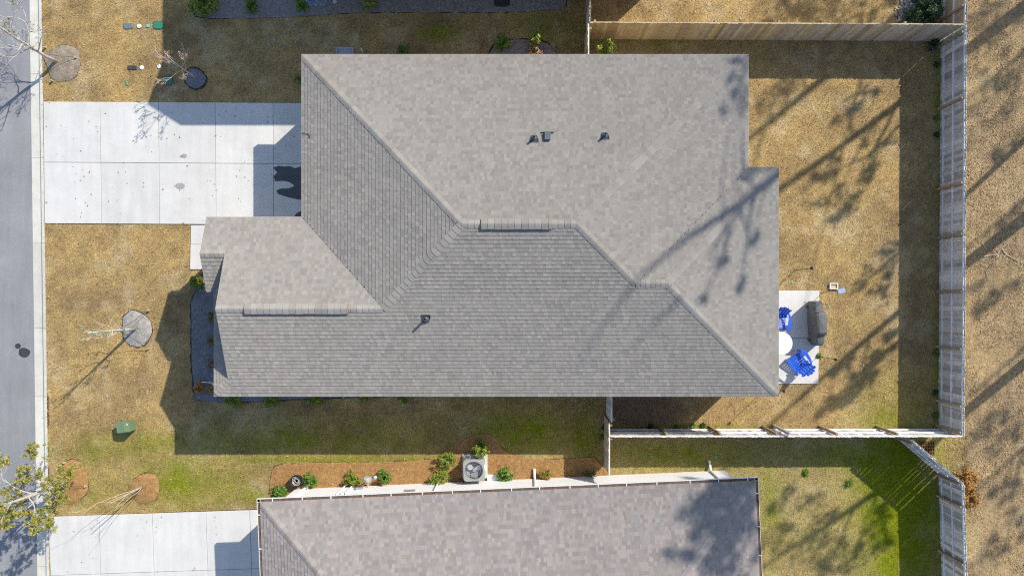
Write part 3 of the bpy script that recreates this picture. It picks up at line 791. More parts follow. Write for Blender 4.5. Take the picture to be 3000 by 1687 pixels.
# ------------------------------------------------------------------ the taller house beyond the upper edge (casts the long shadow)
th = thing("house", "tall two-storey house beyond the mulch bed, seen by its shadow on the driveway", "house", (-3, 15, 0))
EZ = 5.65; Xr = -14.05 + SX * EZ; Ye = 7.0 + SY * EZ; Yr = 7.84 + SY * (EZ + 1.5); Yt = Yr + (Yr - Ye); Xb = 1.9
wall_box(th, [(Xr + .3, Ye + .45), (Xb, Ye + .45), (Xb, 21), (Xr + .3, 21)], 0, EZ + .1, MT["siding"])
mb = MB(); mb.add([(Xr, Ye, EZ), (Xb, Ye, EZ), (Xb, Yr, EZ + 1.5), (Xr, Yr, EZ + 1.5), (Xr, Yt - .9, EZ + .81), (Xb, Yt - .9, EZ + .81), (Xr, 21, EZ + .81), (Xb, 21, EZ + .81), (Xr, Ye, EZ - .3), (Xb, Ye, EZ - .3)],
                 [(0, 1, 2, 3), (3, 2, 5, 4), (4, 5, 7, 6), (0, 3, 4), (8, 9, 1, 0)]); mk("roof", mb, MT["felt"], th)
wall_box(th, [(Xb, 12.85), (5.3, 12.85), (5.3, 20), (Xb, 20)], 0, 3.1, MT["siding"], "rear_wall")
mb = MB(); mb.add([(Xb, 12.5, 3.25), (5.6, 12.5, 3.25), (5.6, 20.5, 3.25), (3.4, 16, 4.7), (Xb, 16, 4.7), (Xb, 20.5, 3.25)], [(0, 1, 3, 4), (1, 2, 3), (4, 3, 2, 5)]); mk("rear_roof", mb, MT["felt"], th)

# ------------------------------------------------------------------ fences
FH = 1.83
WGREY = [(.60, .585, .565), (.50, .485, .465), (.68, .665, .645), (.38, .36, .34), (.63, .60, .56), (.54, .525, .515), (.44, .42, .40)]
WTAN = [(.56, .40, .20), (.49, .34, .165), (.61, .45, .25), (.43, .30, .145), (.58, .43, .24), (.51, .38, .22)]
WMIX = [(.54, .43, .29), (.47, .37, .26), (.60, .49, .35), (.42, .345, .26), (.56, .45, .31), (.50, .43, .35)]
_pk = {}
def picket_mesh(key, col, w_, h_):
    if key in _pk: return _pk[key]
    m_ = MB(); e = .022; x0, x1 = 0, w_; prof = [(x0, 0), (x1, 0), (x1, h_ - e), (x1 - e, h_), (x0 + e, h_), (x0, h_ - e)]
    pts = [(x, 0, z) for x, z in prof] + [(x, .017, z) for x, z in prof]; n = 6
    m_.add(pts, [tuple(range(n)), tuple(reversed(range(n, 2 * n)))] + [((i + 1) % n, i, n + i, n + (i + 1) % n) for i in range(n)], col)
    me = bpy.data.meshes.new("picket"); me.from_pydata(m_.v, [], m_.f); me.update()
    at = me.color_attributes.new("Col", 'FLOAT_COLOR', 'POINT'); at.data.foreach_set("color", [x for _ in m_.v for x in (*col, 1.0)])
    me.materials.append(MT["wood"]); _pk[key] = me; return me

def fence(label, p0, p1, inside, pal, posts=(), gap=.0025, pal2=None, rails=(.22, .93, 1.70), h=FH, seed=0, railcol=(.80, .79, .78), postcol=(.37, .29, .20), name="fence", cat="fence", base=0.0, railproud=True):
    """pickets stand on the line p0-p1; rails and posts on the side that `inside` points to"""
    rr = random.Random(seed); p0 = Vector((*p0, 0)); p1 = Vector((*p1, 0)); d = p1 - p0; L = d.length; d.normalize(); ins = Vector((*inside, 0)).normalized()
    root = thing(name, label, cat, tuple(p0 + Vector((0, 0, base))))
    ang = math.atan2(d.y, d.x); left = Vector((-d.y, d.x, 0)); sgn = 1 if left.dot(ins) > 0 else -1
    t = 0; w_ = .138
    while t < L - .02:
        ww = min(w_, L - t); f = t / L
        pl = pal if pal2 is None or rr.random() > f else pal2
        ci = rr.randrange(len(pl)); col = pl[ci]; key = (col, round(ww, 3), h)
        ob = bpy.data.objects.new("picket", picket_mesh(key, col, ww, h)); COL.objects.link(ob); ob.parent = root
        ob.location = d * t + Vector((0, 0, rr.uniform(-.012, .008))) - left * (.017 if sgn > 0 else 0.0) ; ob.rotation_euler = (rr.uniform(-.006, .006), rr.uniform(-.004, .004), ang)
        t += w_ + gap * rr.uniform(.2, 1.9)
    for k, z in enumerate(rails):
        mb = MB(); o = p0 + Vector((0, 0, z + base)); c = tuple(x * rr.uniform(.92, 1.05) for x in railcol)
        mb.obox(o + ins * .001 + (d * 0), d * L, ins * .04, Vector((0, 0, .088)), c); mk("rail", mb, MT["wood"], root)
    for q in posts:
        o = p0 + d * q + ins * .042 - d * .045 + Vector((0, 0, base)); mb = MB(); c = tuple(x * rr.uniform(.85, 1.1) for x in postcol)
        mb.obox(o - Vector((0, 0, .1)), d * .09, ins * .09, Vector((0, 0, 1.84)), c)
        mb.obox(o + Vector((0, 0, 1.741)) + d * .012 + ins * .012, d * .066, ins * .066, Vector((0, 0, .012)), c); mk("post", mb, MT["wood"], root)
    return root

CTR = (16.58, 10.43); CBR = (16.49, -5.15)
# right: rails and posts face the yard (west); start at the lower corner
yb = [10.2, 7.69, 4.47, 2.52, .34, -1.86, -4.02, -5.02]
fence("long weathered grey privacy fence along the rear of the yard, rails facing the patio", CTR, CBR, (-1, 0), WGREY, [CTR[1] - y for y in yb], seed=1)
fence("grey rear fence continuing past the corner beside the dark green shrubs", (16.62, 14.2), (16.58, 10.47), (-1, 0), WMIX, [.6, 3.0], seed=2)
fence("sunlit tan board fence dividing the rear yards, smooth boards facing the house", (2.30, 10.53), (16.52, 10.45), (0, 1), WTAN, [.2, 2.4, 4.8, 7.2, 9.6, 12], pal2=WMIX, seed=3, railcol=(.45, .36, .24))
fence("short fence run between the tan divider fence and the house eave", (2.24, 10.49), (2.24, 8.52), (1, 0), WMIX, [.15], seed=4)
fence("fence run past the tan divider towards the mulch bed of the tall house", (2.33, 13.0), (2.33, 10.57), (-1, 0), WTAN, [1.5], seed=5)
fence("pale side fence with slanting brown posts beside the neighbouring house", (3.06, -5.17), (16.46, -5.16), (0, 1), WGREY, [x - 3.06 for x in (5.23, 7.27, 9.41, 11.7, 14.0)], seed=6, railcol=(.80, .78, .75), postcol=(.38, .27, .155))
fence("short gate panel between the lower house eave and the side fence", (3.12, -3.12), (3.12, -4.62), (1, 0), WGREY, [.1, 1.4], seed=7, name="gate", cat="gate")
fence("short fence run from the side fence down to the white wall", (3.03, -4.63), (3.03, -6.62), (1, 0), WMIX, [.1, .62], seed=8)
fence("angled fence beside the rusty drain grate with sun through its gaps", (14.52, -5.28), (16.48, -6.96), (-.65, -.76), WGREY, [.15, 2.5], gap=.012, seed=9)
fence("rear fence of the neighbouring yard below the orange dry shrub", (16.49, -7.0), (16.72, -14.5), (-1, 0), WGREY, [.85, 3.05, 5.3], gap=.006, seed=10)
mb = MB(); a = G(2278, 1240, .5); mb.box(a.x - .045, a.x + .045, -5.08, -4.99, .0, 1.95, (.55, .56, .58)); lb = mk("stake", mb, MT["wood"]); tag(lb, "pale upright stake standing inside the side fence", "stake")

# ------------------------------------------------------------------ plants
def leafcloud(mb, centres, n, size, cols, rr, flat=.5):
    for c, r in centres:
        for _ in range(n):
            while True:
                q = Vector((rr.uniform(-1, 1), rr.uniform(-1, 1), rr.uniform(-1, 1)))
                if q.length < 1: break
            p = Vector(c) + q * r; s = size * rr.uniform(.6, 1.35); a = rr.uniform(0, 6.28)
            nrm = Vector((rr.gauss(0, flat), rr.gauss(0, flat), 1)).normalized(); t1 = nrm.orthogonal().normalized(); t1 = (Matrix.Rotation(a, 3, nrm) @ t1); t2 = nrm.cross(t1)
            cl = rr.choice(cols); k = rr.uniform(.75, 1.25); cl = tuple(x * k for x in cl)
            mb.add([p - t1 * s, p + t2 * s * .42, p + t1 * s, p - t2 * s * .42], [(0, 1, 2, 3)], cl)

GL = [(.075, .17, .018), (.11, .22, .022), (.06, .13, .02), (.16, .25, .03)]
YG = [(.16, .22, .02), (.22, .27, .03), (.10, .16, .018)]
DG = [(.02, .055, .025), (.03, .08, .03), (.018, .04, .018), (.05, .10, .035)]
OR = [(.36, .16, .03), (.30, .13, .03), (.42, .22, .05)]
RD = [(.18, .16, .02), (.30, .14, .03), (.12, .16, .02)]
def shrub(px, py, r, h, label, cols, seed, n=None, size=.05, group=None, z=0.0, stemcol=(.2, .15, .1)):
    """px, py: the picture position of the middle of the foliage"""
    rr = random.Random(seed); c = G(px, py, h * .55); root = thing("shrub", label, "shrub", (c.x, c.y, z), group)
    mb = MB(); mf = MB(); mf.col = (1, 1, 1); cen = []
    nb = 9 + int(r * 14)
    for k in range(nb):
        a = 2 * math.pi * (k + rr.uniform(-.3, .3)) / nb; rad = r * math.sqrt(rr.uniform(.08, .95)); e = Vector((c.x + math.cos(a) * rad, c.y + math.sin(a) * rad, z + h * (1 - .55 * (rad / r) ** 2) * rr.uniform(.7, 1.05)))
        s = Vector((c.x, c.y, z - .02)); m_ = s.lerp(e, .5) + Vector((0, 0, .05)); mb.tube([s, m_, e], [.012, .008, .004], 4, stemcol); cen.append((e - Vector((0, 0, .04)), r * rr.uniform(.22, .36))); cen.append((m_, r * .2))
    mk("stem", mb, MT["bark"], root); leafcloud(mf, cen, n or 26, size, cols, rr, .6); mk("foliage", mf, MT["leaf"], root); return root
shrub(907, 1406, .29, .55, "leafy green shrub right of the black hose pot", GL, 1, 30, group=None)
shrub(816, 1442, .30, .35, "low green shrub at the corner of the white gutter below the hose pot", GL, 2)
shrub(1032, 1402, .30, .6, "round green shrub left of the gas meter", YG, 3, 30)
shrub(1127, 1395, .29, .6, "round green shrub right of the gas meter", GL, 4, 30)
shrub(1285, 1400, .38, .75, "feathery green shrub close to the white wall left of the air conditioner", YG, 5, 34, .04)
shrub(1308, 1350, .36, .75, "feathery green shrub at the lawn edge left of the air conditioner", YG, 6, 34, .04)
shrub(1407, 1315, .36, .9, "tall pale green shrub overhanging the top of the air conditioner", YG, 7, 34, .045)
shrub(1477, 1391, .30, .6, "round green shrub right of the air conditioner", GL, 8, 30)
shrub(1598, 1393, .25, .55, "reddish-green shrub beside the white downspout", RD, 9, 22)
shrub(1732, 1388, .22, .45, "sparse thin shrub in the shade by the short fence run", [(.10, .13, .03), (.15, .14, .05)], 10, 8, .045)
shrub(1472, 128, .30, .75, "loose bright green shrub in the bare bed under the eave", GL, 11, 24, .05)
shrub(1570, 112, .27, 1.0, "sunlit yellow-green shrub with rusty lower leaves by the eave", [(.2, .28, .03), (.12, .2, .02), (.3, .32, .05)], 12, 34, .05)
shrub(1568, 152, .28, .45, "rusty orange dry foliage at the foot of the sunlit shrub", [(.40, .22, .10), (.45, .30, .16), (.3, .16, .08)], 13, 24)
shrub(1775, 146, .42, 1.5, "bright yellow-green shrub rising behind the eave inside the fence", [(.22, .28, .03), (.28, .33, .04), (.12, .2, .02)], 14, 30, .05)
shrub(1182, 153, .32, .4, "low green plant half under the upper eave", GL, 15, 16)
shrub(590, 8, .62, .8, "wide yellow-green shrub at the end of the tall house's mulch bed", YG, 16, 44, .06)
shrub(733, 14, .27, .5, "small dark green shrub in the mulch bed of the tall house", GL, 17, 20)
shrub(883, 16, .26, .6, "narrow green shrub beside the blue-grey gravel patch", GL, 18, 22)
shrub(1080, 8, .30, .6, "pale yellow shrub beside the round lid in the mulch bed", [(.28, .28, .06), (.22, .24, .05)], 19, 22)
shrub(878, 232, .22, .5, "small yellow-green shrub at the garage corner under the eave", YG, 20, 18)
shrub(578, 826, .34, .6, "green and yellow shrub at the end of the white walkway", RD + GL, 21, 34)
shrub(585, 1134, .24, .45, "orange-brown shrub beside the striped flag", OR, 22, 30, .045)
shrub(622, 1137, .18, .4, "orange-brown shrub half hidden under the front eave corner", OR, 23, 24, .045)
shrub(622, 930, .22, .45, "brownish shrub under the front eave in the blue shade", [(.2, .13, .05), (.16, .15, .05)], 24, 18)
shrub(620, 1000, .2, .4, "thin brownish shrub under the front eave between two others", [(.2, .13, .05), (.16, .15, .05)], 25, 16)
shrub(620, 1065, .2, .4, "pale brown shrub under the front eave near the flag", [(.24, .17, .09), (.2, .16, .08)], 26, 16)
for k, (x, y, s) in enumerate(((682, 1168, .34), (796, 1170, .34), (921, 1166, .32), (1068, 1160, .24), (1181, 1162, .26))):
    shrub(x, y, s, .5, ("first", "second", "third", "fourth", "fifth")[k] + " green shrub from the front corner, peeking out under the lower eave", YG, 30 + k, 24, .05, group="shrubs under the lower eave")
shrub(2722, 20, .62, 1.2, "big dark evergreen shrub against the rear fence corner", DG, 40, 60, .055)
shrub(2672, 46, .34, .7, "smaller blue-green shrub beside the pale stones", [(.04, .09, .05), (.06, .12, .05)], 41, 36, .045)
shrub(2738, 130, .22, .5, "dark plant in the shaded inner corner of the rear fence", DG, 42, 22)
shrub(2400, 1043, .10, .15, "small green weed at the patio edge behind the blue chair", GL, 43, 12, .04)
shrub(2835, 1405, .42, .75, "dried orange shrub outside the fence corner, upper half", OR, 44, 46, .055)
shrub(2846, 1458, .36, .65, "dried orange shrub outside the fence corner, lower half", OR + [(.45, .27, .08)], 45, 46, .055)
for k, (x, y) in enumerate(((2745, 190), (2744, 345), (2745, 395), (2743, 1035), (2741, 1150), (2742, 1215), (2060, 1246), (1985, 1249), (1905, 1248), (2030, 1250), (1770, 1250), (1764, 1282))):
    shrub(x, y, .12, .14, "small green weed clump " + ("at the shaded foot of the long rear fence" if k < 6 else "at the foot of the pale side fence" if k < 10 else "at the foot of the gate panel"), GL if k % 2 else DG, 60 + k, 10, .035, group="weeds at the fence foot")
for k, (x, y, s) in enumerate(((2360, 1386, .15), (2488, 1416, .2))):
    shrub(x, y, s, .1, ("smaller" if k == 0 else "larger") + " tuft of bright green grass in the neighbouring rear lawn", GL, 80 + k, 16, .03, group="green tufts in the neighbouring lawn")

# young trees
def grow(mb, tips, p, d, L, r, depth, rr, col, bend=.18, kids=3, spread=.75, shrink=.68, upw=.25, tip=None):
    pts = [p]; rad = [r]; n = 4; q = p
    for i in range(n):
        d = (d + Vector((rr.gauss(0, bend), rr.gauss(0, bend), rr.gauss(0, bend) + upw * .12))).normalized(); q = q + d * (L / n); pts.append(q); rad.append(max(r * (1 - .5 * (i + 1) / n), .0048))
    mb.tube(pts, rad, 5 if r > .015 else 3, col, cap=False)
    if depth == 0: tips.append((q, d)); return
    for k in range(kids):
        i = rr.choice((2, 3, 4)) if k else 4; a = rr.uniform(0, 6.28); o = d.orthogonal().normalized(); o = Matrix.Rotation(a, 3, d) @ o
        nd = (d + o * rr.uniform(.35, 1) * spread + Vector((0, 0, upw))).normalized()
        grow(mb, tips, pts[i], nd, L * shrink * rr.uniform(.75, 1.2), max(rad[i] * .78, .0055), depth - 1, rr, col, bend, kids, spread, shrink, upw)

def tree(name, label, base, trunk, tr, branches, depth, seed, barkc, leafc=None, nleaf=2, leafsize=.035, kids=3, L0=1.0, spread=.75, upw=.25, shrink=.68, cat="tree", leafprob=1.0, zmax=9):
    rr = random.Random(seed); root = thing(name, label, cat, tuple(base)); mb = MB(); rad = [tr * (1 - .6 * i / (len(trunk) - 1)) for i in range(len(trunk))]
    mb.tube(trunk, rad, 8, barkc); mk("trunk", mb, MT["bark"], root, True)
    mc = MB(); tips = []
    for (i, az, el, k) in branches:
        f = i * (len(trunk) - 1); j = min(int(f), len(trunk) - 2); p = Vector(trunk[j]).lerp(Vector(trunk[j + 1]), f - j)
        d = Vector((math.cos(az) * math.cos(el), math.sin(az) * math.cos(el), math.sin(el)))
        grow(mc, tips, p, d, L0 * k, max(tr * .45 * (1 - .5 * i), .006), depth, rr, barkc, kids=kids, spread=spread, upw=upw, shrink=shrink)
    mk("crown", mc, MT["bark"], root)
    if leafc:
        ml = MB()
        cen = [(t[0] - t[1] * rr.uniform(0, .12), .07) for t in tips if rr.random() < leafprob]
        leafcloud(ml, cen, nleaf, leafsize, leafc, rr, .8); mk("foliage", ml, MT["leaf"], root)
    return root

def tpath(base, pts): return [Vector(base) + Vector(p) for p in pts]
WB = (.50, .47, .43); rr = random.Random(3)
# street tree at the driveway's upper kerb
b = G(166, 181, .05)
tree("street_tree", "pale young street tree with few leaves in the grey straw ring", b, tpath(b, [(0, 0, 0), (-.02, .0, .6), (-.1, .1, 1.3), (-.16, .18, 2.2), (-.1, .25, 3.2), (-.05, .3, 4.4)]), .075,
     [(.26, 2.4, .5, .9), (.34, .4, .4, .8), (.42, 4.0, .5, 1.0), (.45, 1.5, .4, .9), (.52, 5.2, .45, 1.0), (.6, 3.0, .5, 1.0), (.68, .9, .6, .9), (.76, 2.2, .7, .9), (.85, 4.5, .8, .8), (.95, 1, 1.2, .8)], 4, 5, WB,
     [(.14, .15, .04), (.2, .17, .05), (.10, .13, .04)], 2, .04, kids=3, L0=.95, leafprob=.3)
b = G(190, 1412, .06)
tree("street_tree", "bushy young street tree with yellow-green leaves by the lower driveway", b, tpath(b, [(0, 0, 0), (-.03, -.02, .5), (-.08, -.05, 1.1), (-.1, -.05, 2.0), (-.05, 0, 3.0), (-.1, .05, 4.0)]), .085,
     [(.22, .6, .4, .95), (.25, 2.2, .35, 1.0), (.28, 3.6, .3, 1.0), (.32, 5.0, .35, 1.0), (.38, 1.4, .5, 1.0), (.42, 4.2, .4, 1.0), (.5, .1, .5, 1.0), (.55, 2.7, .5, 1.0), (.62, 5.6, .6, .9), (.7, 3.4, .6, .9), (.78, 1.1, .8, .9), (.85, 4.6, .8, .8), (.95, 2, 1.2, .8)], 4, 8, WB,
     [(.32, .30, .035), (.2, .24, .03), (.42, .28, .04), (.16, .2, .03)], 11, .045, kids=3, L0=.9, leafprob=.95)
b = G(396, 964, .1)
tree("sapling", "slender white-barked sapling in the pale straw ring on the front lawn", b, tpath(b, [(0, 0, 0), (.01, .0, .7), (0, .01, 1.5), (.02, -.01, 2.4), (0, 0, 3.3)]), .05,
     [(.38, 1.6, .5, .55), (.4, 4.4, .5, .6), (.44, .2, .5, .5), (.5, 2.6, .6, .5), (.56, 5.2, .7, .5), (.62, 3.6, .8, .5), (.7, 1.0, .9, .5), (.8, 4.2, 1.0, .5), (.9, 2, 1.2, .45)], 2, 11, (.52, .50, .47),
     [(.14, .2, .03), (.22, .24, .04)], 3, .035, kids=3, L0=.9, spread=.4, upw=.5, leafprob=.6)
b = G(574, 228, .1)
tree("sapling", "bare crape myrtle with seed heads in the shaded ring beside the driveway", b, tpath(b, [(0, 0, 0), (.0, .01, .5), (-.02, .02, 1.0), (-.02, .03, 1.4)]), .035,
     [(.6, 1.0, .7, .6), (.65, 2.6, .6, .7), (.7, 4.1, .6, .7), (.8, 5.4, .6, .65), (.9, .2, .8, .6), (.95, 3.3, 1.0, .6), (1.0, 1.8, 1.2, .6)], 2, 13, (.62, .50, .42),
     [(.30, .22, .17), (.38, .27, .2)], 9, .03, kids=3, L0=.95, spread=.6, upw=.35, leafprob=.8)
b = G(420, 1424, .1)
tree("sapling", "bare leaning multi-stem sapling in the orange straw ring", b, tpath(b, [(0, 0, 0), (-.03, -.03, .4), (-.1, -.06, .9), (-.13, -.1, 1.5), (-.2, -.12, 2.1)]), .03,
     [(.02, 3.6, 1.35, 1.9), (.05, 4.4, 1.3, 1.7), (.08, 2.6, 1.35, 1.8), (.5, 3.3, .8, .8), (.6, 5, .9, .7)], 1, 17, (.50, .42, .34), None, kids=2, L0=1.0, spread=.35, upw=.3, shrink=.5)
# stakes and guy straps round the young trees
def stake(px, py, top, label):
    a = G(px, py); r_ = thing("tree_stake", label, "stake", tuple(a), "stakes round the young trees"); mb = MB(); mb.box(a.x - .025, a.x + .025, a.y - .025, a.y + .025, -.05, .16, (.5, .42, .3)); mk("peg", mb, MT["wood"], r_)
    mb = MB(); mb.tube([a + Vector((0, 0, .13)), a.lerp(Vector(top), .5) - Vector((0, 0, .05)), Vector(top)], .008, 4); mk("strap", mb, MT["black"], r_)
SLB = "wooden peg with dark guy strap to the young tree"
b = G(166, 181); t1 = b + Vector((-.04, .03, .95))
for q, e in (((226, 171), "house"), ((155, 238), "driveway"), ((135, 141), "kerb")): stake(*q, t1, "wooden peg with dark strap on the " + e + " side of the grey-brown straw ring")
b = G(396, 964); t1 = b + Vector((.005, 0, 1.25))
for q, e in (((438, 909), "walkway"), ((437, 1020), "utility box"), ((370, 985), "kerb")): stake(*q, t1, "wooden peg with dark strap at the pale front-lawn ring, " + e + " side")
b = G(190, 1412); t1 = b + Vector((-.05, -.03, .8))
for q, e in (((192, 1353), "utility box"), ((254, 1422), "bare sapling")): stake(*q, t1, "wooden peg with dark strap under the bushy street tree, " + e + " side")

# tall trees outside the rear fence: trunks, limbs and needle clumps
PB = (.20, .15, .11); ND_ = [(.05, .075, .025), (.035, .06, .02), (.07, .085, .03)]
def pine(label, trunk, r0, limbs, clumps, seed, extra=0, hspan=(.55, 1.0), lspan=2.6, nq=55, radii=None):
    rr = random.Random(seed); trunk = [Vector(p) for p in trunk]; base = Vector((trunk[0].x, trunk[0].y, 0)); root = thing("pine_tree", label, "tree", tuple(base), "tall pines behind the rear fence")
    n = len(trunk); mb = MB(); mb.tube([base - Vector((0, 0, .2))] + trunk, [r0 * 1.15] + (radii or [r0 * (1 - .78 * (i + 1) / n) for i in range(n)]), 10, PB); mk("trunk", mb, MT["bark"], root, True)
    mc = MB(); cen = [(Vector(c), r) for c, r in clumps]
    zt = lambda f: trunk[min(int(f * (n - 1)), n - 2)].lerp(trunk[min(int(f * (n - 1)), n - 2) + 1], f * (n - 1) - min(int(f * (n - 1)), n - 2))
    for lm in limbs:
        lm = [Vector(p) for p in lm]; k = len(lm); mc.tube(lm, [max(.07 * (1 - .75 * i / (k - 1)), .018) for i in range(k)], 6, PB)
    for c, r in clumps:
        c = Vector(c); fbest = min((i / 30 for i in range(31)), key=lambda f: (zt(f) - (c - Vector((0, 0, (c - zt(f)).length * .25)))).length); s = zt(fbest)
        mid = s.lerp(c, .5) + Vector((0, 0, .2)); mc.tube([s, mid, c], [.04, .025, .01], 5, PB)
    for k in range(extra):
        f = rr.uniform(*hspan); s = zt(f); a = rr.uniform(0, 6.28); L = lspan * (1.25 - f) * rr.uniform(.6, 1.2) + .4; e = s + Vector((math.cos(a) * L, math.sin(a) * L, L * rr.uniform(-.05, .45)))
        mid = s.lerp(e, .5) + Vector((0, 0, rr.uniform(-.1, .25))); mc.tube([s, mid, e], [.05, .035, .012], 4, PB)
        for t in (1.0, .8, .6):
            cen.append((s.lerp(e, t) + Vector((rr.gauss(0, .2), rr.gauss(0, .2), rr.gauss(0, .15))), rr.uniform(.28, .5)))
    mk("branches", mc, MT["bark"], root)
    for c, r in list(cen):
        for sg in (-1, 1):
            cen.append((c + Vector((.72 * sg, .6 * sg, rr.gauss(0, .3))) * r * rr.uniform(1.0, 1.9) + Vector((rr.gauss(0, .5), rr.gauss(0, .5), 0)) * r, r * rr.uniform(.45, .8)))
    nq = int(nq * .5); ml = MB(); leafcloud(ml, cen, nq, .13, ND_, rr, 1.5); mk("crown", ml, MT["leaf"], root); return root
def gp(pts, X0, zs=0.0): return [ray(x, y, zs, X0) for x, y in pts]
X1 = 24.0
def C(X0, lst, z=0.0): return [(ray(x, y, z, X0 + dx), r) for (x, y, dx, r) in lst]
# tree whose trunk shadow crosses the fence beside the grill
t1 = gp([(3110, 560), (3000, 642), (2833, 770), (2640, 908), (2450, 1070), (2270, 1232), (2050, 1440), (1800, 1670)], X1)
limb = [gp([(2640, 995), (2560, 1050), (2480, 1130), (2390, 1230)], X1 - .6)]
cl = C(X1, [(2545, 1085, .4, .28), (2580, 1035, .5, .22), (2480, 1160, .3, .36), (2600, 985, .6, .2), (2440, 1180, .2, .3), (2500, 1150, .4, .3), (2540, 1115, .5, .26), (2470, 1070, .3, .2)])
cl += C(X1, [(2180, 1425, -.5, .5), (2130, 1470, 0, .55), (2075, 1480, .4, .5), (2150, 1540, -.4, .6), (2200, 1580, -.8, .55), (2110, 1600, 0, .6), (2060, 1560, .5, .4), (2160, 1650, -.4, .65), (2220, 1660, -.8, .5), (2070, 1660, .4, .5),
             (2195, 1480, -.3, .4), (2010, 1640, .6, .4), (2230, 1530, -.6, .35)], 4.0)
pine("tall pine whose trunk shadow crosses the rear fence beside the grill", t1, .26, limb, cl, 1, 10, (.85, 1.0), 2.2, 100, radii=[.27, .24, .20, .125, .10, .08, .06, .04])
# tree whose limb shadow lies across the roof
X2 = 23.6
t2 = gp([(3130, -80), (3000, 22), (2880, 112), (2760, 205), (2630, 306), (2436, 450), (2284, 556)], X2) + [ray(2281, 508, 3.25, X2), ray(2170, 600, 3.7, X2), ray(2010, 700, 4.3, X2), ray(1850, 830, 4.9, X2)]
l2 = [gp([(2700, 320), (2629, 373), (2548, 456), (2467, 490), (2284, 599)], X2 + .3),
      [ray(2172, 600, 3.7, X2), ray(2120, 668, 3.9, X2 - .3), ray(2104, 740, 3.9, X2 - .4), ray(2100, 800, 3.8, X2 - .5)], [ray(2128, 655, 3.85, X2 - .3), ray(2090, 715, 4.1, X2 - .2), ray(2045, 782, 4.3, X2)],
      [ray(1850, 830, 4.9, X2), ray(1800, 900, 4.5, X2), ray(1740, 990, 4.2, X2), ray(1690, 1080, 3.8, X2)], [ray(1985, 880, 4.7, X2 + .3), ray(1900, 960, 4.2, X2 + .3), ray(1840, 1030, 3.9, X2 + .3)]]
c2 = C(X2, [(2450, 580, -.4, .35), (2500, 590, -.5, .4), (2470, 620, -.6, .3), (2400, 520, .3, .3), (2580, 430, .4, .35), (2540, 520, -.3, .3), (2440, 500, .5, .3), (2500, 300, .5, .35), (2512, 310, .4, .25), (2260, 290, .8, .5), (2280, 260, .9, .5)])
c2 += C(X2, [(2172, 210, .9, .5), (2185, 270, .8, .5), (2165, 310, .7, .45), (2190, 180, 1.0, .4), (2205, 500, .2, .35)], 3.4)
for q in (((2150, 625), (2190, 700), (2175, 760), (2150, 850)), ((2060, 780), (2040, 850), (1990, 930)), ((2110, 700), (2080, 740), (2075, 800)), ((2215, 560), (2190, 640), (2215, 700))):
    l2.append([ray(x, y, 3.7, X2 - .3 + .1 * k) for k, (x, y) in enumerate(q)]); c2 += [(l2[-1][-1], .15)]
pine("tall pine whose forked limb shadow lies across the roof", t2, .30, l2, c2, 2, 0, nq=48, radii=[.28, .25, .21, .17, .14, .12, .13, .16, .15, .10, .05])
# tree whose trunk shadow runs into the neighbouring lawn
t3 = gp([(3120, 975), (3000, 1066), (2840, 1196), (2700, 1330), (2570, 1440), (2420, 1540), (2281, 1628), (2100, 1760)], X1 + .3)
c3 = C(X1, [(2400, 1520, -.4, .5), (2350, 1480, -.6, .4), (2560, 1560, .5, .45), (2500, 1640, .3, .55), (2460, 1600, .4, .4), (2340, 1610, -.2, .5), (2300, 1660, -.3, .6), (2590, 1480, .5, .3), (2360, 1680, 0, .6), (2280, 1480, -.8, .35), (2430, 1690, .4, .5), (2600, 1590, .7, .3), (2270, 1560, -.5, .4)])
pine("tall pine whose trunk shadow runs across the neighbouring rear lawn", t3, .26, [gp([(2620, 1440), (2560, 1540), (2480, 1620)], X1 + .6)], c3, 3, 0)
X4 = 33.0
for k, (ty, lst, lb) in enumerate((
    (27.5, [(2870, 90, 0, .5), (2920, 150, .3, .55), (2860, 200, 0, .5), (2900, 20, .1, .5), (2870, 130, 0, .5), (2940, 90, .3, .4), (2960, 30, .4, .5)], "slim pine in the back row, seen by its shade beside the dark evergreen shrub"),
    (22.5, [(2950, 240, .4, .55), (2880, 300, .1, .5), (2960, 330, .4, .45), (2870, 380, 0, .45), (2960, 420, .3, .4), (2930, 460, .2, .3), (2900, 260, 0, .4)], "slim pine in the back row, seen by its shade above the lying sticks"),
    (16.5, [(2900, 880, .2, .4), (2870, 910, .0, .4), (2950, 850, .2, .3), (2860, 840, 0, .25), (2960, 640, .3, .3)], "slim pine in the back row, seen by its shade below the forked branch"),
    (10.5, [(2860, 1290, 0, .5), (2900, 1310, .2, .5), (2960, 1255, .4, .45), (2890, 1250, 0, .35), (2920, 1210, .2, .3)], "slim pine in the back row, seen by its shade near the drain grate"),
    (6.5, [(2920, 1430, .2, .35), (2960, 1520, .3, .4), (2900, 1630, .1, .5), (2950, 1600, .3, .45), (2970, 1440, .2, .3)], "slim pine in the back row, seen by its shade near the orange dry shrub"))):
    pine(lb, [(X4, ty - 1, 2), (X4, ty - .6, 8), (X4 + .1, ty - .2, 13), (X4, ty, 17), (X4, ty + .2, 20)], .16, [], C(X4, lst), 40 + k, 0, nq=38, radii=[.15, .13, .08, .05, .025])
c5 = C(24.2, [(2330, 20, 0, .6), (2400, 45, .3, .6), (2470, 30, .2, .7), (2560, 10, .4, .6), (2430, 5, .1, .6), (2520, 55, .4, .5), (2600, 40, .5, .5), (2360, -10, 0, .6), (2300, 50, -.2, .4), (2255, 1340, -.4, .0001)])
pine("tall pine beyond the divider fence, seen by its soft shade on that lawn", [(24.2, 19.5, 2), (24.2, 20, 8), (24.0, 20.5, 15), (24, 21, 19)], .3, [], c5, 5, 0, nq=60)
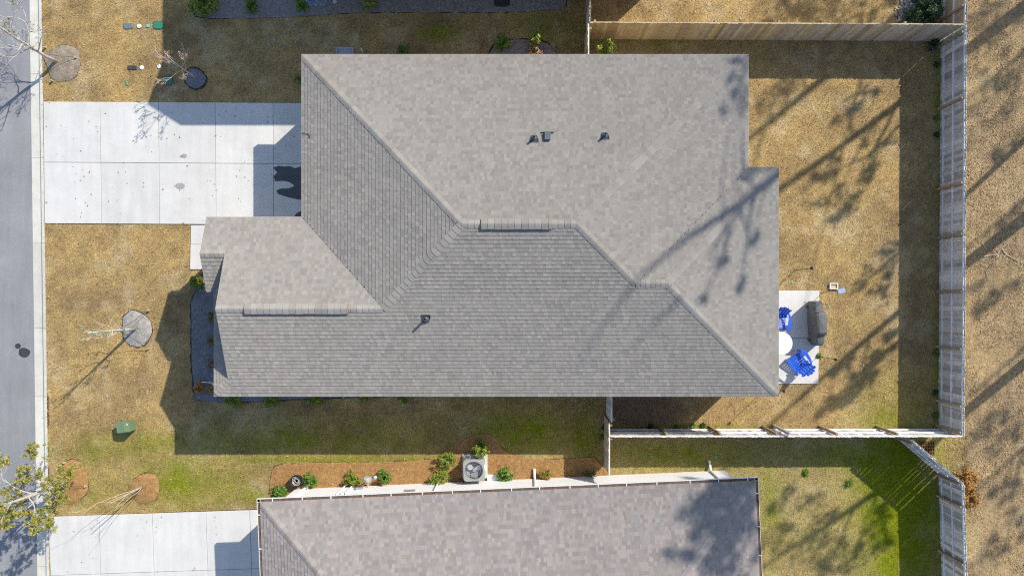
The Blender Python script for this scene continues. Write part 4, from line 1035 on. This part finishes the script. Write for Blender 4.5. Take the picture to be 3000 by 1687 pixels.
c6 = C(24.2, [(2585, 800, .2, .4), (2600, 840, .2, .4), (2590, 760, .1, .3), (2605, 720, .1, .25), (2575, 850, .1, .3)])
pine("tall pine standing back from the fence, seen by its small blurred shade on the lawn", [(24.8, 11, 2), (24.8, 11, 8), (24.6, 11.2, 13)], .2, [], c6, 6, 0, nq=30)

# ------------------------------------------------------------------ patio furniture
def strip(mb, rows):
    """solid band from rows of (left, right, thickness)"""
    V = []; Fs = []
    for (a, b, t) in rows:
        a = Vector(a); b = Vector(b); V += [a, b, b - Vector(t), a - Vector(t)]
    for i in range(len(rows) - 1):
        o = i * 4
        for k in range(4): Fs.append((o + k, o + (k + 1) % 4, o + 4 + (k + 1) % 4, o + 4 + k))
    n = (len(rows) - 1) * 4; Fs += [(3, 2, 1, 0), (n, n + 1, n + 2, n + 3)]
    mb.add(V, Fs)
def make_chair():
    root = thing("adirondack_chair", "blue plastic slatted garden chair drawn up to the white table", "chair", (0, 0, 0))
    M_ = MT["blueplastic"]; t = (0, 0, .015)
    seat = MB()
    for k in range(5):                                   # slats run across the seat
        y1 = .27 - k * .098; z1 = .37 - k * .024
        strip(seat, [((-.255, y1, z1), (.255, y1, z1), t), ((-.255, y1 - .084, z1 - .02), (.255, y1 - .084, z1 - .02), t)])
    strip(seat, [((-.265, .30, .345), (.265, .30, .345), t), ((-.262, .272, .372), (.262, .272, .372), t)])
    for s in (-1, 1): strip(seat, [((s * .265 - .014, .29, .36), (s * .265 + .014, .29, .36), (0, 0, .06)), ((s * .255 - .014, -.25, .24), (s * .255 + .014, -.25, .24), (0, 0, .06))])
    mk("seat", seat, M_, root)
    for k in range(5):                                   # fanned back slats, tallest in the middle
        u = (k - 2); rows = []
        for f in (0, .35, .7, 1.0):
            wd = .047 + .012 * f; cx = u * (.103 + .022 * f); Lb = (.70 - .035 * u * u * f) * f; y = -.21 - Lb * .52 - .0; z = .26 + Lb * .85
            rows.append(((cx - wd, y, z), (cx + wd, y, z), (0, -.012, .008)))
        mb = MB(); strip(mb, rows); mk("back_slat", mb, M_, root)
    mb = MB()
    for f, hw in ((.12, .27), (.62, .33)):
        Lb = .70 * f; y = -.232 - Lb * .52; z = .25 + Lb * .85; strip(mb, [((-hw, y, z), (hw, y, z), (0, -.02, .01)), ((-hw, y - .03, z + .05), (hw, y - .03, z + .05), (0, -.02, .01))])
    mk("back_rail", mb, M_, root)
    for s in (-1, 1):
        rows = []
        for (y, x, w_, z) in ((.36, .325, .05, .535), (.26, .345, .066, .545), (.08, .365, .062, .545), (-.12, .36, .052, .54), (-.30, .31, .04, .53), (-.40, .25, .03, .52)):
            rows.append(((s * x - w_, y, z), (s * x + w_, y, z), (0, 0, .022)))
        mb = MB(); strip(mb, rows); mk("armrest", mb, M_, root)
        mb = MB(); strip(mb, [((s * .33 - .035, .30, 0), (s * .33 + .035, .30, 0), (0, .03, 0)), ((s * .335 - .045, .27, .53), (s * .335 + .045, .27, .53), (0, .03, 0))]); mk("front_leg", mb, M_, root)
        mb = MB(); strip(mb, [((s * .30 - .03, -.46, 0), (s * .30 + .03, -.46, 0), (0, .05, 0)), ((s * .29 - .03, -.18, .30), (s * .29 + .03, -.18, .30), (0, .06, 0))]); mk("rear_leg", mb, M_, root)
    return root
ch = make_chair(); p = G(2338, 1058, .3); ch.location = (p.x, p.y, ZD); ch.rotation_euler.z = math.radians(38)
ch['label'] = "blue slatted garden chair between the white table and the patio edge"
p = G(2283, 941, .4); dup(ch, (p.x, p.y, ZD), math.radians(172), "blue slatted garden chair above the white table, half under the eave")
p = G(2238, 1066, .4); dup(ch, (p.x, p.y, ZD), math.radians(-45), "blue slatted garden chair below the white table, almost hidden by the eave")
c = G(2288, 1006, .70); tb = thing("patio_table", "round white plastic table at the eave between blue chairs", "table", (c.x, c.y, ZD))
mb = MB(); mb.lathe([(.02, .655), (.44, .655), (.455, .665), (.46, .685), (.452, .70), (.43, .702), (.425, .697), (.03, .697), (.028, .69)], (c.x, c.y, 0), 40); mk("table_top", mb, MT["whiteplastic"], tb, False)
for k in range(4):
    a = math.pi / 4 + k * math.pi / 2; q = Vector((math.cos(a), math.sin(a), 0)); mb = MB(); o = Vector((c.x, c.y, ZD - .001)); mb.tube([o + q * .38, o + q * .30 + Vector((0, 0, .64))], [.025, .04], 8); mk("leg", mb, MT["whiteplastic"], tb)
# covered grill: a loft along its length
a0, a1 = G(2402, 882, 1.0), G(2409, 1013, 1.0); gr = thing("covered_grill", "barbecue grill under a black fabric cover at the patio edge", "grill", (*((a0 + a1) / 2)[:2], 0))
d = (a1 - a0); d.z = 0; GLn = d.length; d.normalize(); sd = Vector((d.y, -d.x, 0))   # sd points towards the house
if sd.x > 0: sd = -sd
mb = MB(); rows = []; rrr = random.Random(4); secs = []
for f, wt, ht in ((0, .20, .80), (.03, .235, .88), (.12, .255, .90), (.22, .265, .92), (.27, .275, 1.10), (.30, .28, 1.14), (.5, .285, 1.15), (.70, .28, 1.14), (.735, .275, 1.10), (.79, .265, .90), (.90, .25, .87), (.97, .22, .84), (1, .19, .76)):
    o = a0 + d * (GLn * f); o.z = 0; wt = wt * .80; wb = wt + (.0 if 0 < f < 1 else 0); j = lambda: rrr.uniform(-.012, .012)
    ring = [(wb - .03, .10), (wb - .01, .45 + j() * 3), (wb + .005, ht * .78), (wt * .82, ht - .035), (wt * .55, ht), (0, ht + .012 + j() * .5), (-wt * .55, ht), (-wt * .82, ht - .035), (-wb + .01, ht * .78), (-wb - .01, .45 + j() * 3), (-wb - .02, .10)]
    secs.append([o + sd * (x + j()) + Vector((0, 0, z)) for x, z in ring])
nr = len(secs[0]); V = [p for s_ in secs for p in s_]; Fs = []
for i in range(len(secs) - 1):
    for k in range(nr - 1): Fs.append((i * nr + k, i * nr + k + 1, (i + 1) * nr + k + 1, (i + 1) * nr + k))
Fs += [tuple(reversed(range(nr))), tuple((len(secs) - 1) * nr + k for k in range(nr))]
mb.add(V, Fs); gc = mk("cover", mb, MT["cover"], gr)
mb = MB(); o = a0 + d * (GLn * .5)
for f in (.12, .88):
    for s_ in (-.2, .2):
        q = a0 + d * (GLn * f) + sd * s_; mb = MB(); mb.box(q.x - .02, q.x + .02, q.y - .02, q.y + .02, 0.0, .3); mk("leg", mb, MT["black"], gr)
for f in (.25, .73):
    q = a0 + d * (GLn * f) + sd * .29; mb = MB(); mb.tube([q + Vector((0, 0, .62)), q + sd * .10 + Vector((0, 0, .6)), q + sd * .17 + Vector((0, 0, .62))], .022, 6); mk("strap", mb, MT["black"], gr)

# thin garden poles round the patio
def pole(x, y, label, head="lamp", h=1.75):
    r_ = thing("garden_pole", label, "garden pole", (x, y, 0)); mb = MB(); mb.tube([(x, y, -.1), (x + .004, y, h * .5), (x, y, h)], .011, 6); mk("pole", mb, MT["black"], r_)
    mb = MB()
    if head == "lamp":
        mb.lathe([(.02, 0), (.05, .02), (.055, .10), (.03, .13), (.012, .15)], (x, y, h - .02), 10); mk("lamp_head", mb, MT["black"], r_)
    else:
        mb.obox((x - .10, y - .08, h), (.20, .05, 0), (-.04, .13, 0), (0, 0, .10), None); o = mk("feeder_box", mb, MT["paint"], r_)
        mb = MB(); mb.obox((x - .135, y - .10, h + .101), (.25, .06, .0), (-.05, .17, .0), (0, 0, .02), (.30, .38, .62)); mk("feeder_roof", mb, MT["paint"], r_)
        mb = MB(); mb.tube([(x, y, h - .35), (x + .02, y - .16, h - .42), (x + .02, y - .2, h - .3)], .008, 5); mk("hook", mb, MT["black"], r_)
    return r_
pole(10.72, 1.22, "thin black garden pole with lamp head at the upper patio corner by the eave")
pole(11.86, .35, "thin black pole carrying a small blue-roofed feeder beside the grill", "feeder")
pole(11.63, -2.24, "thin black garden pole with lamp head at the lawn side behind the blue chair")
pole(9.66, -3.44, "thin black garden pole with lamp head below the patio by the roof corner")
c = G(2441, 838); tr = thing("wooden_tray", "small white-framed wooden tray lying on the lawn near the grill", "tray", tuple(c)); mb = MB()
for x0, x1, y0, y1 in ((-.165, .165, .085, .12), (-.165, .165, -.12, -.085), (-.165, -.135, -.085, .085), (.135, .165, -.085, .085)): mb.box(c.x + x0, c.x + x1, c.y + y0, c.y + y1, .0, .09)
mk("frame", mb, MT["white"], tr); mb = MB(); mb.box(c.x - .135, c.x + .135, c.y - .085, c.y + .085, .004, .03, (.5, .40, .22)); mk("tray_floor", mb, MT["wood"], tr)

# ------------------------------------------------------------------ air conditioner, hose pot, gas meter
c = G(1388, 1378, .78); ac = thing("air_conditioner", "square grey air conditioner with round fan guard by the white wall", "air conditioner", (c.x, c.y, 0))
def rsq(h_, r, n=5):
    out = []
    for cx, cy, a0_ in ((h_ - r, h_ - r, 0), (-h_ + r, h_ - r, 90), (-h_ + r, -h_ + r, 180), (h_ - r, -h_ + r, 270)):
        for k in range(n): a = math.radians(a0_ + 90 * k / (n - 1)); out.append((cx + r * math.cos(a), cy + r * math.sin(a)))
    return out
def rot2(x, y, a=A2): return (c.x + x * math.cos(a) - y * math.sin(a), c.y + x * math.sin(a) + y * math.cos(a))
sq = rsq(.40, .10); n = len(sq); mb = MB(); mb.add([(*rot2(x, y), .1) for x, y in sq] + [(*rot2(x, y), .70) for x, y in sq], [(i, (i + 1) % n, n + (i + 1) % n, n + i) for i in range(n)] + [tuple(reversed(range(n)))]); mk("cabinet", mb, MT["acmetal"], ac)
for k in range(9):
    s2 = rsq(.408, .10); mb = MB(); z = .14 + k * .062; mb.add([(*rot2(x, y), z) for x, y in s2] + [(*rot2(x, y), z + .03) for x, y in s2] + [(*rot2(x * .985, y * .985), z + .03) for x, y in s2], [(i, (i + 1) % n, n + (i + 1) % n, n + i) for i in range(n)] + [(n + i, n + (i + 1) % n, 2 * n + (i + 1) % n, 2 * n + i) for i in range(n)]); mk("louvre", mb, MT["acmetal"], ac)
# top lid with a round opening
nn_ = 40; sqo = []
for k in range(nn_):
    a = 2 * math.pi * k / nn_; x, y = math.cos(a), math.sin(a); m_ = max(abs(x), abs(y)); q = .425 / m_; q = min(q, .425 * 1.30); sqo.append((x * q, y * q))
mb = MB(); P = [(*rot2(x, y), .70) for x, y in sqo] + [(*rot2(x, y), .765) for x, y in sqo] + [(*rot2(x * .96, y * .96), .785) for x, y in sqo] + [(*rot2(.36 * math.cos(2 * math.pi * k / nn_), .36 * math.sin(2 * math.pi * k / nn_)), .79) for k in range(nn_)] + [(*rot2(.35 * math.cos(2 * math.pi * k / nn_), .35 * math.sin(2 * math.pi * k / nn_)), .60) for k in range(nn_)]
mb.add(P, [(l * nn_ + i, l * nn_ + (i + 1) % nn_, (l + 1) * nn_ + (i + 1) % nn_, (l + 1) * nn_ + i) for l in range(4) for i in range(nn_)]); mk("lid", mb, MT["acmetal"], ac)
mb = MB(); mb.lathe([(.345, .54), (.345, .545)], (c.x, c.y, 0), 24); mk("shroud_floor", mb, MT["acmetal"], ac)
mb = MB(); mb.lathe([(.02, .58), (.085, .58), (.085, .66), (.06, .69), (.01, .70)], (c.x, c.y, 0), 18); fan = mk("fan_hub", mb, MT["steel"], ac)
for k in range(3):
    a = 2 * math.pi * k / 3 + .5; q = Vector((math.cos(a), math.sin(a), 0)); t_ = Vector((-q.y, q.x, 0)); o = Vector((c.x, c.y, .62)); mb = MB()
    strip(mb, [(o + q * .07 - t_ * .05 - Vector((0, 0, .02)), o + q * .07 + t_ * .05 + Vector((0, 0, .02)), (0, 0, .006)), (o + q * .19 - t_ * .13 - Vector((0, 0, .03)), o + q * .19 + t_ * .10 + Vector((0, 0, .03)), (0, 0, .006)), (o + q * .29 - t_ * .12 - Vector((0, 0, .03)), o + q * .29 + t_ * .06 + Vector((0, 0, .03)), (0, 0, .006))]); mk("fan_blade", mb, MT["steel"], ac)
for k, r_ in enumerate((.33, .26, .19, .12)):
    mb = MB(); ps = [(c.x + r_ * math.cos(2 * math.pi * j / 32), c.y + r_ * math.sin(2 * math.pi * j / 32), .792) for j in range(33)]; mb.tube(ps, .0035, 4, cap=False); mk("guard_ring", mb, MT["acmetal"], ac)
mb = MB(); mb.box(c.x - .5, c.x + .5, c.y - .45, c.y + .5, -.02, .1); mk("pad", mb, MT["kerb"], ac)
q = Vector((*rot2(.43, .1), 0)); mb = MB(); mb.box(q.x - .01, q.x + .08, q.y - .12, q.y + .1, .45, .70); mk("service_panel", mb, MT["white"], ac)
q = Vector((*rot2(-.1, -.42), 0)); mb = MB(); mb.tube([q + Vector((-.1, .02, .2)), q + Vector((-.3, -.05, .12)), q + Vector((-.38, -.18, .3)), q + Vector((-.34, -.3, .5))], .018, 6); mk("pipe", mb, MT["black"], ac)
c = G(868, 1408, .3); hp = thing("hose_pot", "round black pot holding a coiled grey hose", "pot", (c.x, c.y, 0))
mb = MB(); mb.lathe([(.17, 0), (.235, .33), (.25, .34), (.245, .36), (.22, .35), (.16, .06), (.02, .05)], (c.x, c.y, 0), 24); mk("pot", mb, MT["black"], hp, True)
mb = MB(); ps = []; rr = random.Random(9)
for k in range(90):
    a = k * .42; r_ = .13 + .05 * math.sin(k * .31) + rr.uniform(-.012, .012); ps.append((c.x + r_ * math.cos(a), c.y + r_ * math.sin(a), .12 + .0021 * k + .02 * math.sin(k * .9)))
mb.tube(ps, .017, 6, (.42, .41, .38)); mk("hose", mb, MT["paint"], hp, True)
for s_ in (-1, 1):
    mb = MB(); mb.tube([(c.x + s_ * .23, c.y - .06, .30), (c.x + s_ * .31, c.y - .06, .33), (c.x + s_ * .31, c.y + .06, .33), (c.x + s_ * .23, c.y + .06, .30)], .012, 5); mk("handle", mb, MT["black"], hp)
c = G(891, 1429, .12); mb = MB(); mb.lathe([(.02, .02), (.115, .02), (.12, .04), (.10, .06), (.02, .075)], (c.x, c.y, 0), 20, (.55, .57, .58)); tag(mk("lid", mb, MT["paint"]), "pale grey round lid lying below the hose pot", "lid")
c = G(1076, 1404, .9); gm = thing("gas_meter", "grey gas meter on bent pipes against the white wall", "gas meter", (c.x, c.y - .15, 0))
mb = MB(); mb.box(c.x - .11, c.x + .11, c.y - .09, c.y + .09, .72, .98, (.42, .47, .48)); mb.lathe([(.08, 0), (.08, .04), (.03, .06)], (c.x, c.y + .0, .981), 12, (.36, .4, .42)); mk("meter_body", mb, MT["paint"], gm)
for pts in ([(c.x - .07, c.y, .7), (c.x - .08, c.y - .06, .5), (c.x - .08, c.y - .22, .4), (c.x - .08, c.y - .42, .4)], [(c.x + .08, c.y, .7), (c.x + .1, c.y - .05, .55), (c.x + .22, c.y - .05, .55), (c.x + .26, c.y + .02, .62)], [(c.x - .08, c.y - .12, .46), (c.x - .08, c.y - .12, 0)]):
    mb = MB(); mb.tube(pts, .02, 7, (.45, .5, .52)); mk("pipe", mb, MT["paint"], gm)
c = Vector((c.x + .26, c.y + .02, .6)); mb = MB(); mb.lathe([(.02, 0), (.07, .01), (.07, .05), (.02, .07)], tuple(c), 14, (.45, .5, .52)); mk("regulator", mb, MT["paint"], gm)

# ------------------------------------------------------------------ utility boxes and lids in the lawn
c = G(366, 1249, .35); tx = thing("transformer_box", "green metal utility cabinet with sloped lid on the front lawn", "utility box", (c.x, c.y, 0)); a = math.radians(6); ex = Vector((math.cos(a), math.sin(a), 0)); ey = Vector((-math.sin(a), math.cos(a), 0)); o = Vector((c.x, c.y, 0))
def bx(mb, x0, x1, y0, y1, z0, z1, zl=None):
    z1b = z1 if zl is None else zl
    P = [o + ex * x + ey * y + Vector((0, 0, z)) for x, y, z in ((x0, y0, z0), (x1, y0, z0), (x1, y1, z0), (x0, y1, z0), (x0, y0, z1b), (x1, y0, z1), (x1, y1, z1), (x0, y1, z1b))]; mb.hexa(P)
mb = MB(); mb.col = (.135, .22, .125); bx(mb, -.27, .27, -.2, .2, .05, .52, .40); mk("body", mb, MT["paint"], tx)
mb = MB(); mb.col = (.17, .25, .12); bx(mb, -.02, .285, -.215, .215, .521, .56, .56); bx(mb, .06, .286, -.19, .19, .561, .585); mk("lid", mb, MT["paint"], tx)
mb = MB(); mb.col = (.19, .30, .18); bx(mb, -.285, -.03, -.215, .215, .405, .54, .455); mk("front_flap", mb, MT["paint"], tx)
mb = MB(); mb.col = (.7, .7, .68); bx(mb, .20, .24, .06, .14, .5855, .587); mb.col = (.5, .08, .04); bx(mb, .205, .235, -.02, .03, .5855, .587); mk("decal", mb, MT["paint"], tx)
mb = MB(); bx(mb, -.24, .20, -.18, .17, -.05, .05); mk("pad", mb, MT["kerb"], tx)
def ovalid(px, py, rx, ry, col, label, name="meter_lid", cat="lid"):
    c = G(px, py); n = 24; mb = MB(); e = 3.2
    pts = []
    for k in range(n):
        t = 2 * math.pi * k / n; ct, st = math.cos(t), math.sin(t); pts.append((c.x + rx * M2 * abs(ct) ** (2 / e) * (1 if ct > 0 else -1), c.y + ry * M2 * abs(st) ** (2 / e) * (1 if st > 0 else -1)))
    mb.cham(pts, -.05, .03, .012, col); r_ = thing(name, label, cat, tuple(c)); mk("lid_plate", mb, MT["paint"], r_)
    rim = [(c.x + (p[0] - c.x) * 1.12, c.y + (p[1] - c.y) * 1.12) for p in pts]; m2 = MB(); m2.cham(rim, -.06, .014, .004, tuple(x * .45 for x in col)); mk("rim", m2, MT["paint"], r_); return r_
ovalid(376, 78, 13, 8, (.14, .18, .22), "blue-grey oval meter lid in the lawn above the driveway")
ovalid(388, 200, 13, 6.5, (.045, .05, .055), "dark oval meter lid in the lawn below the blue-grey one")
ovalid(464, 75, 15, 11, (.03, .20, .13), "green rectangular valve box lid at the shadow edge", "valve_box")
ovalid(494, 235, 11, 14, (.03, .18, .16), "green rectangular valve box lid in the shade beside the bare sapling", "valve_box")
ovalid(372, 245, 4, 6, (.12, .30, .16), "tiny green marker post in the sunlit front lawn", "marker_post", "post")
ovalid(1470, 8, 24, 14, (.025, .03, .03), "dark square drain box in the mulch bed of the tall house", "drain_box", "box")
def cap(px, py, r, col, label, name="cleanout_cap", group=None, h=.04):
    c = G(px, py); mb = MB(); mb.lathe([(r * M2, -.05), (r * M2, h * .6), (r * M2 * .85, h), (r * M2 * .3, h), (r * M2 * .25, h + .012), (.005, h + .012)], (c.x, c.y, 0), 16, col); o = mk(name, mb, MT["paint"]); tag(o, label, "cap", group); return o
cap(408, 78, 6.5, (.62, .72, .66), "pale mint round cap between the oval lid and the teal cap")
cap(434, 77, 5.5, (.16, .50, .40), "teal round cap left of the green valve box")
cap(416, 199, 6.5, (.75, .76, .74), "white round cap right of the dark oval lid")
cap(467, 196, 6, (.75, .76, .74), "white round cap at the shadow edge above the sapling")
cap(981, 6, 6, (.55, .60, .66), "pale round lid in the mulch bed of the tall house")
for (x, y, lb) in ((2320, 828, "above the patio by the eave"), (2429, 899, "right of the covered grill's upper end"), (2425, 1081, "right of the patio below the grill"), (2276, 1153, "at the roof corner below the patio"),
                   (1909, 1335, "in the neighbouring lawn nearer the short fence run"), (2098, 1337, "in the neighbouring lawn nearer the white downspout"), (1571, 1167, "under the lower eave, second from the gate panel"),
                   (1733, 1166, "under the lower eave right beside the gate panel"), (1404, 1163, "under the lower eave, third from the gate panel"), (1006, 1164, "between two shrubs under the lower eave"),
                   (1162, 39, "at the mulch bed edge near the pale yellow shrub"), (1333, 38, "at the mulch bed edge between two other caps"), (1546, 34, "at the mulch bed edge near the fence"), (2374, 991, "on the patio joint beside the grill")):
    cap(x, y, 3.6, (.10, .42, .32), "small teal sprinkler cap " + lb, "sprinkler_head", "sprinkler heads", .02)
# gravel patch in the shaded bed
rr = random.Random(2); mb = MB()
for k in range(520):
    c = G(926 + rr.uniform(-30, 30), 5 + rr.uniform(-16, 12), .03); s = rr.uniform(.018, .045); q = rr.uniform(.5, 1.2)
    mb.lathe([(s * .5, -s * .5), (s, 0), (s * .55, s * .5)], tuple(c), 5, (.30 * q, .34 * q, .42 * q))
gv = stuff(mk("gravel", mb, MT["stone"])); tag(gv, "patch of pale blue-grey gravel in the tall house's mulch bed", "gravel")
mb = MB()
for k in range(170):
    c = G(2652 + rr.gauss(0, 12), 34 + rr.gauss(0, 17), .03); s = rr.uniform(.03, .07); q = rr.uniform(.5, 1.2)
    mb.lathe([(s * .5, -s * .5), (s, 0), (s * .5, s * .45)], tuple(c), 6, (.45 * q, .41 * q, .36 * q))
st = stuff(mk("stones", mb, MT["stone"])); tag(st, "heap of pale stones beside the dark evergreen shrub", "stones")
# splash block and little fitting by the upper eave
c = G(1011, 150); mb = MB(); x, y = c.x, c.y
mb.box(x - .36, x + .36, y - .3, y + .13, 0.0, .05, (.36, .38, .42)); mb.box(x - .36, x - .29, y - .3, y + .11, .051, .10, (.36, .38, .42)); mb.box(x + .29, x + .36, y - .3, y + .11, .051, .10, (.36, .38, .42)); mb.box(x - .29, x + .29, y + .06, y + .13, .051, .085, (.4, .42, .46))
tag(mk("splash_block", mb, MT["paint"]), "grey splash block on the shaded lawn at the upper eave", "splash block")
c = G(1063, 153); mb = MB(); mb.tube([(c.x, c.y, 0), (c.x, c.y, .25), (c.x, c.y + .05, .3)], .03, 8, (.75, .75, .74)); tag(mk("vent_pipe", mb, MT["paint"]), "short white pipe standing at the upper eave", "pipe")
# drain grate
c = G(2716, 1312); dg = thing("drain_grate", "rusty iron drain grate outside the angled fence", "drain grate", tuple(c)); a = math.radians(0)
mb = MB(); mb.box(c.x - .28, c.x + .28, c.y - .27, c.y + .27, -.03, .008); mk("pit_shade", mb, MT["hole_shade"], dg)  # solid near-black block: the darkness below the bars is painted as colour
for k in range(9):
    mb = MB(); x = c.x - .27 + k * .0675; mb.box(x - .012, x + .012, c.y - .29, c.y + .29, .008, .04); mk("bar", mb, MT["rust"], dg)
for k in range(5):
    mb = MB(); y = c.y - .27 + k * .135; mb.box(c.x - .30, c.x + .30, y - .016, y + .016, .0105, .038); mk("cross_bar", mb, MT["rust"], dg)
# flag by the front corner
c0_, c1_ = G(591, 1119, 1.6), G(640, 1123, 2.0); fl = thing("flag", "small dark blue and white striped flag at the front eave corner", "flag", (c1_.x, c1_.y, 1.0)); mb = MB(); mb.tube([c0_, c1_ + Vector((.9, 0, .0)) * .5], .014, 6); mk("pole", mb, MT["white"], fl)
mb = MB(); dd = (c1_ - c0_)
for k in range(8):
    f0, f1 = .28 + k * .09, .28 + (k + 1) * .09; col = (.62, .64, .68) if k % 2 else (.02, .035, .10)
    a_, b_ = c0_ + dd * f0, c0_ + dd * f1; hz = Vector((.04, -.20, -.35)); w1 = Vector((0, .03 * math.sin(k * 1.4), 0)); w2 = Vector((0, .03 * math.sin((k + 1) * 1.4), 0))
    mb.add([a_, b_, b_ + hz * (f1 * .9) + w2, a_ + hz * (f0 * .9) + w1], [(0, 1, 2, 3)], col)
fc = mk("cloth", mb, MT["flagcloth"], fl)
# fallen branches behind the fence
for k, (pts, lb) in enumerate(((((2838, 508), (2848, 518), (2857, 529)), "short pale stick lying near the rear fence"), (((2880, 497), (2878, 507), (2882, 512)), "small curved twig lying on the litter above the trunk shadow"),
                               (((2882, 752), (2905, 747), (2922, 746), (2928, 735), (2945, 716)), "forked grey branch lying across the wide trunk shadow"), (((2934, 727), (2945, 742), (2960, 753), (2985, 765)), "thick pale branch lying below the wide trunk shadow"),
                               (((2876, 709), (2885, 722), (2890, 731)), "thin pale stick inside the wide trunk shadow"), (((2888, 795), (2893, 805), (2891, 813)), "small twig lying below the forked grey branch"))):
    mb = MB(); q = [G(x, y, .035) for x, y in pts]; r_ = .016 if k not in (2, 3) else .024; mb.tube(q, [r_ * (1 - .5 * i / (len(q) - 1)) for i in range(len(q))], 6, (.52, .45, .36))
    if k == 2: mb.tube([G(2922, 746, .035), G(2925, 752, .035), G(2918, 757, .03)], .015, 5, (.5, .43, .34))
    if k == 3: mb.tube([G(2952, 746, .035), G(2940, 752, .03)], .018, 5, (.5, .43, .34))
    tag(mk("fallen_branch", mb, MT["bark"]), lb, "branch")

# scattered leaves on lawn and paving
def dmask(x, y): return (x < 16.3) & ~inpoly(x, y, house_poly) & ~inpoly(x, y, nhouse_poly)
dl = blades("fallen_leaves", 900, dmask, lambda x, y: np.where(NR.random(len(x))[:, None] < .7, np.array([[.46, .36, .24]]), np.array([[.22, .13, .07]])), (.05, .09), (.015, .03), .05, MT["blade"], (.02, .4), None, (-19.5, 16.3, -11.5, 12))
tag(dl, "single dry leaves scattered over the lawns and paving", "leaves")
pd = blades("paving_debris", 50, lambda x, y: inpoly(x, y, drive_poly), lambda x, y: np.full((len(x), 3), .06) * NR.uniform(.6, 2.5, len(x))[:, None], (.03, .08), (.006, .014), ZD + .008, MT["blade"], (.0, .2), None, (-19.5, -8, 3, 8.1))
tag(pd, "small dark bits of leaf lying on the concrete driveway", "leaves")
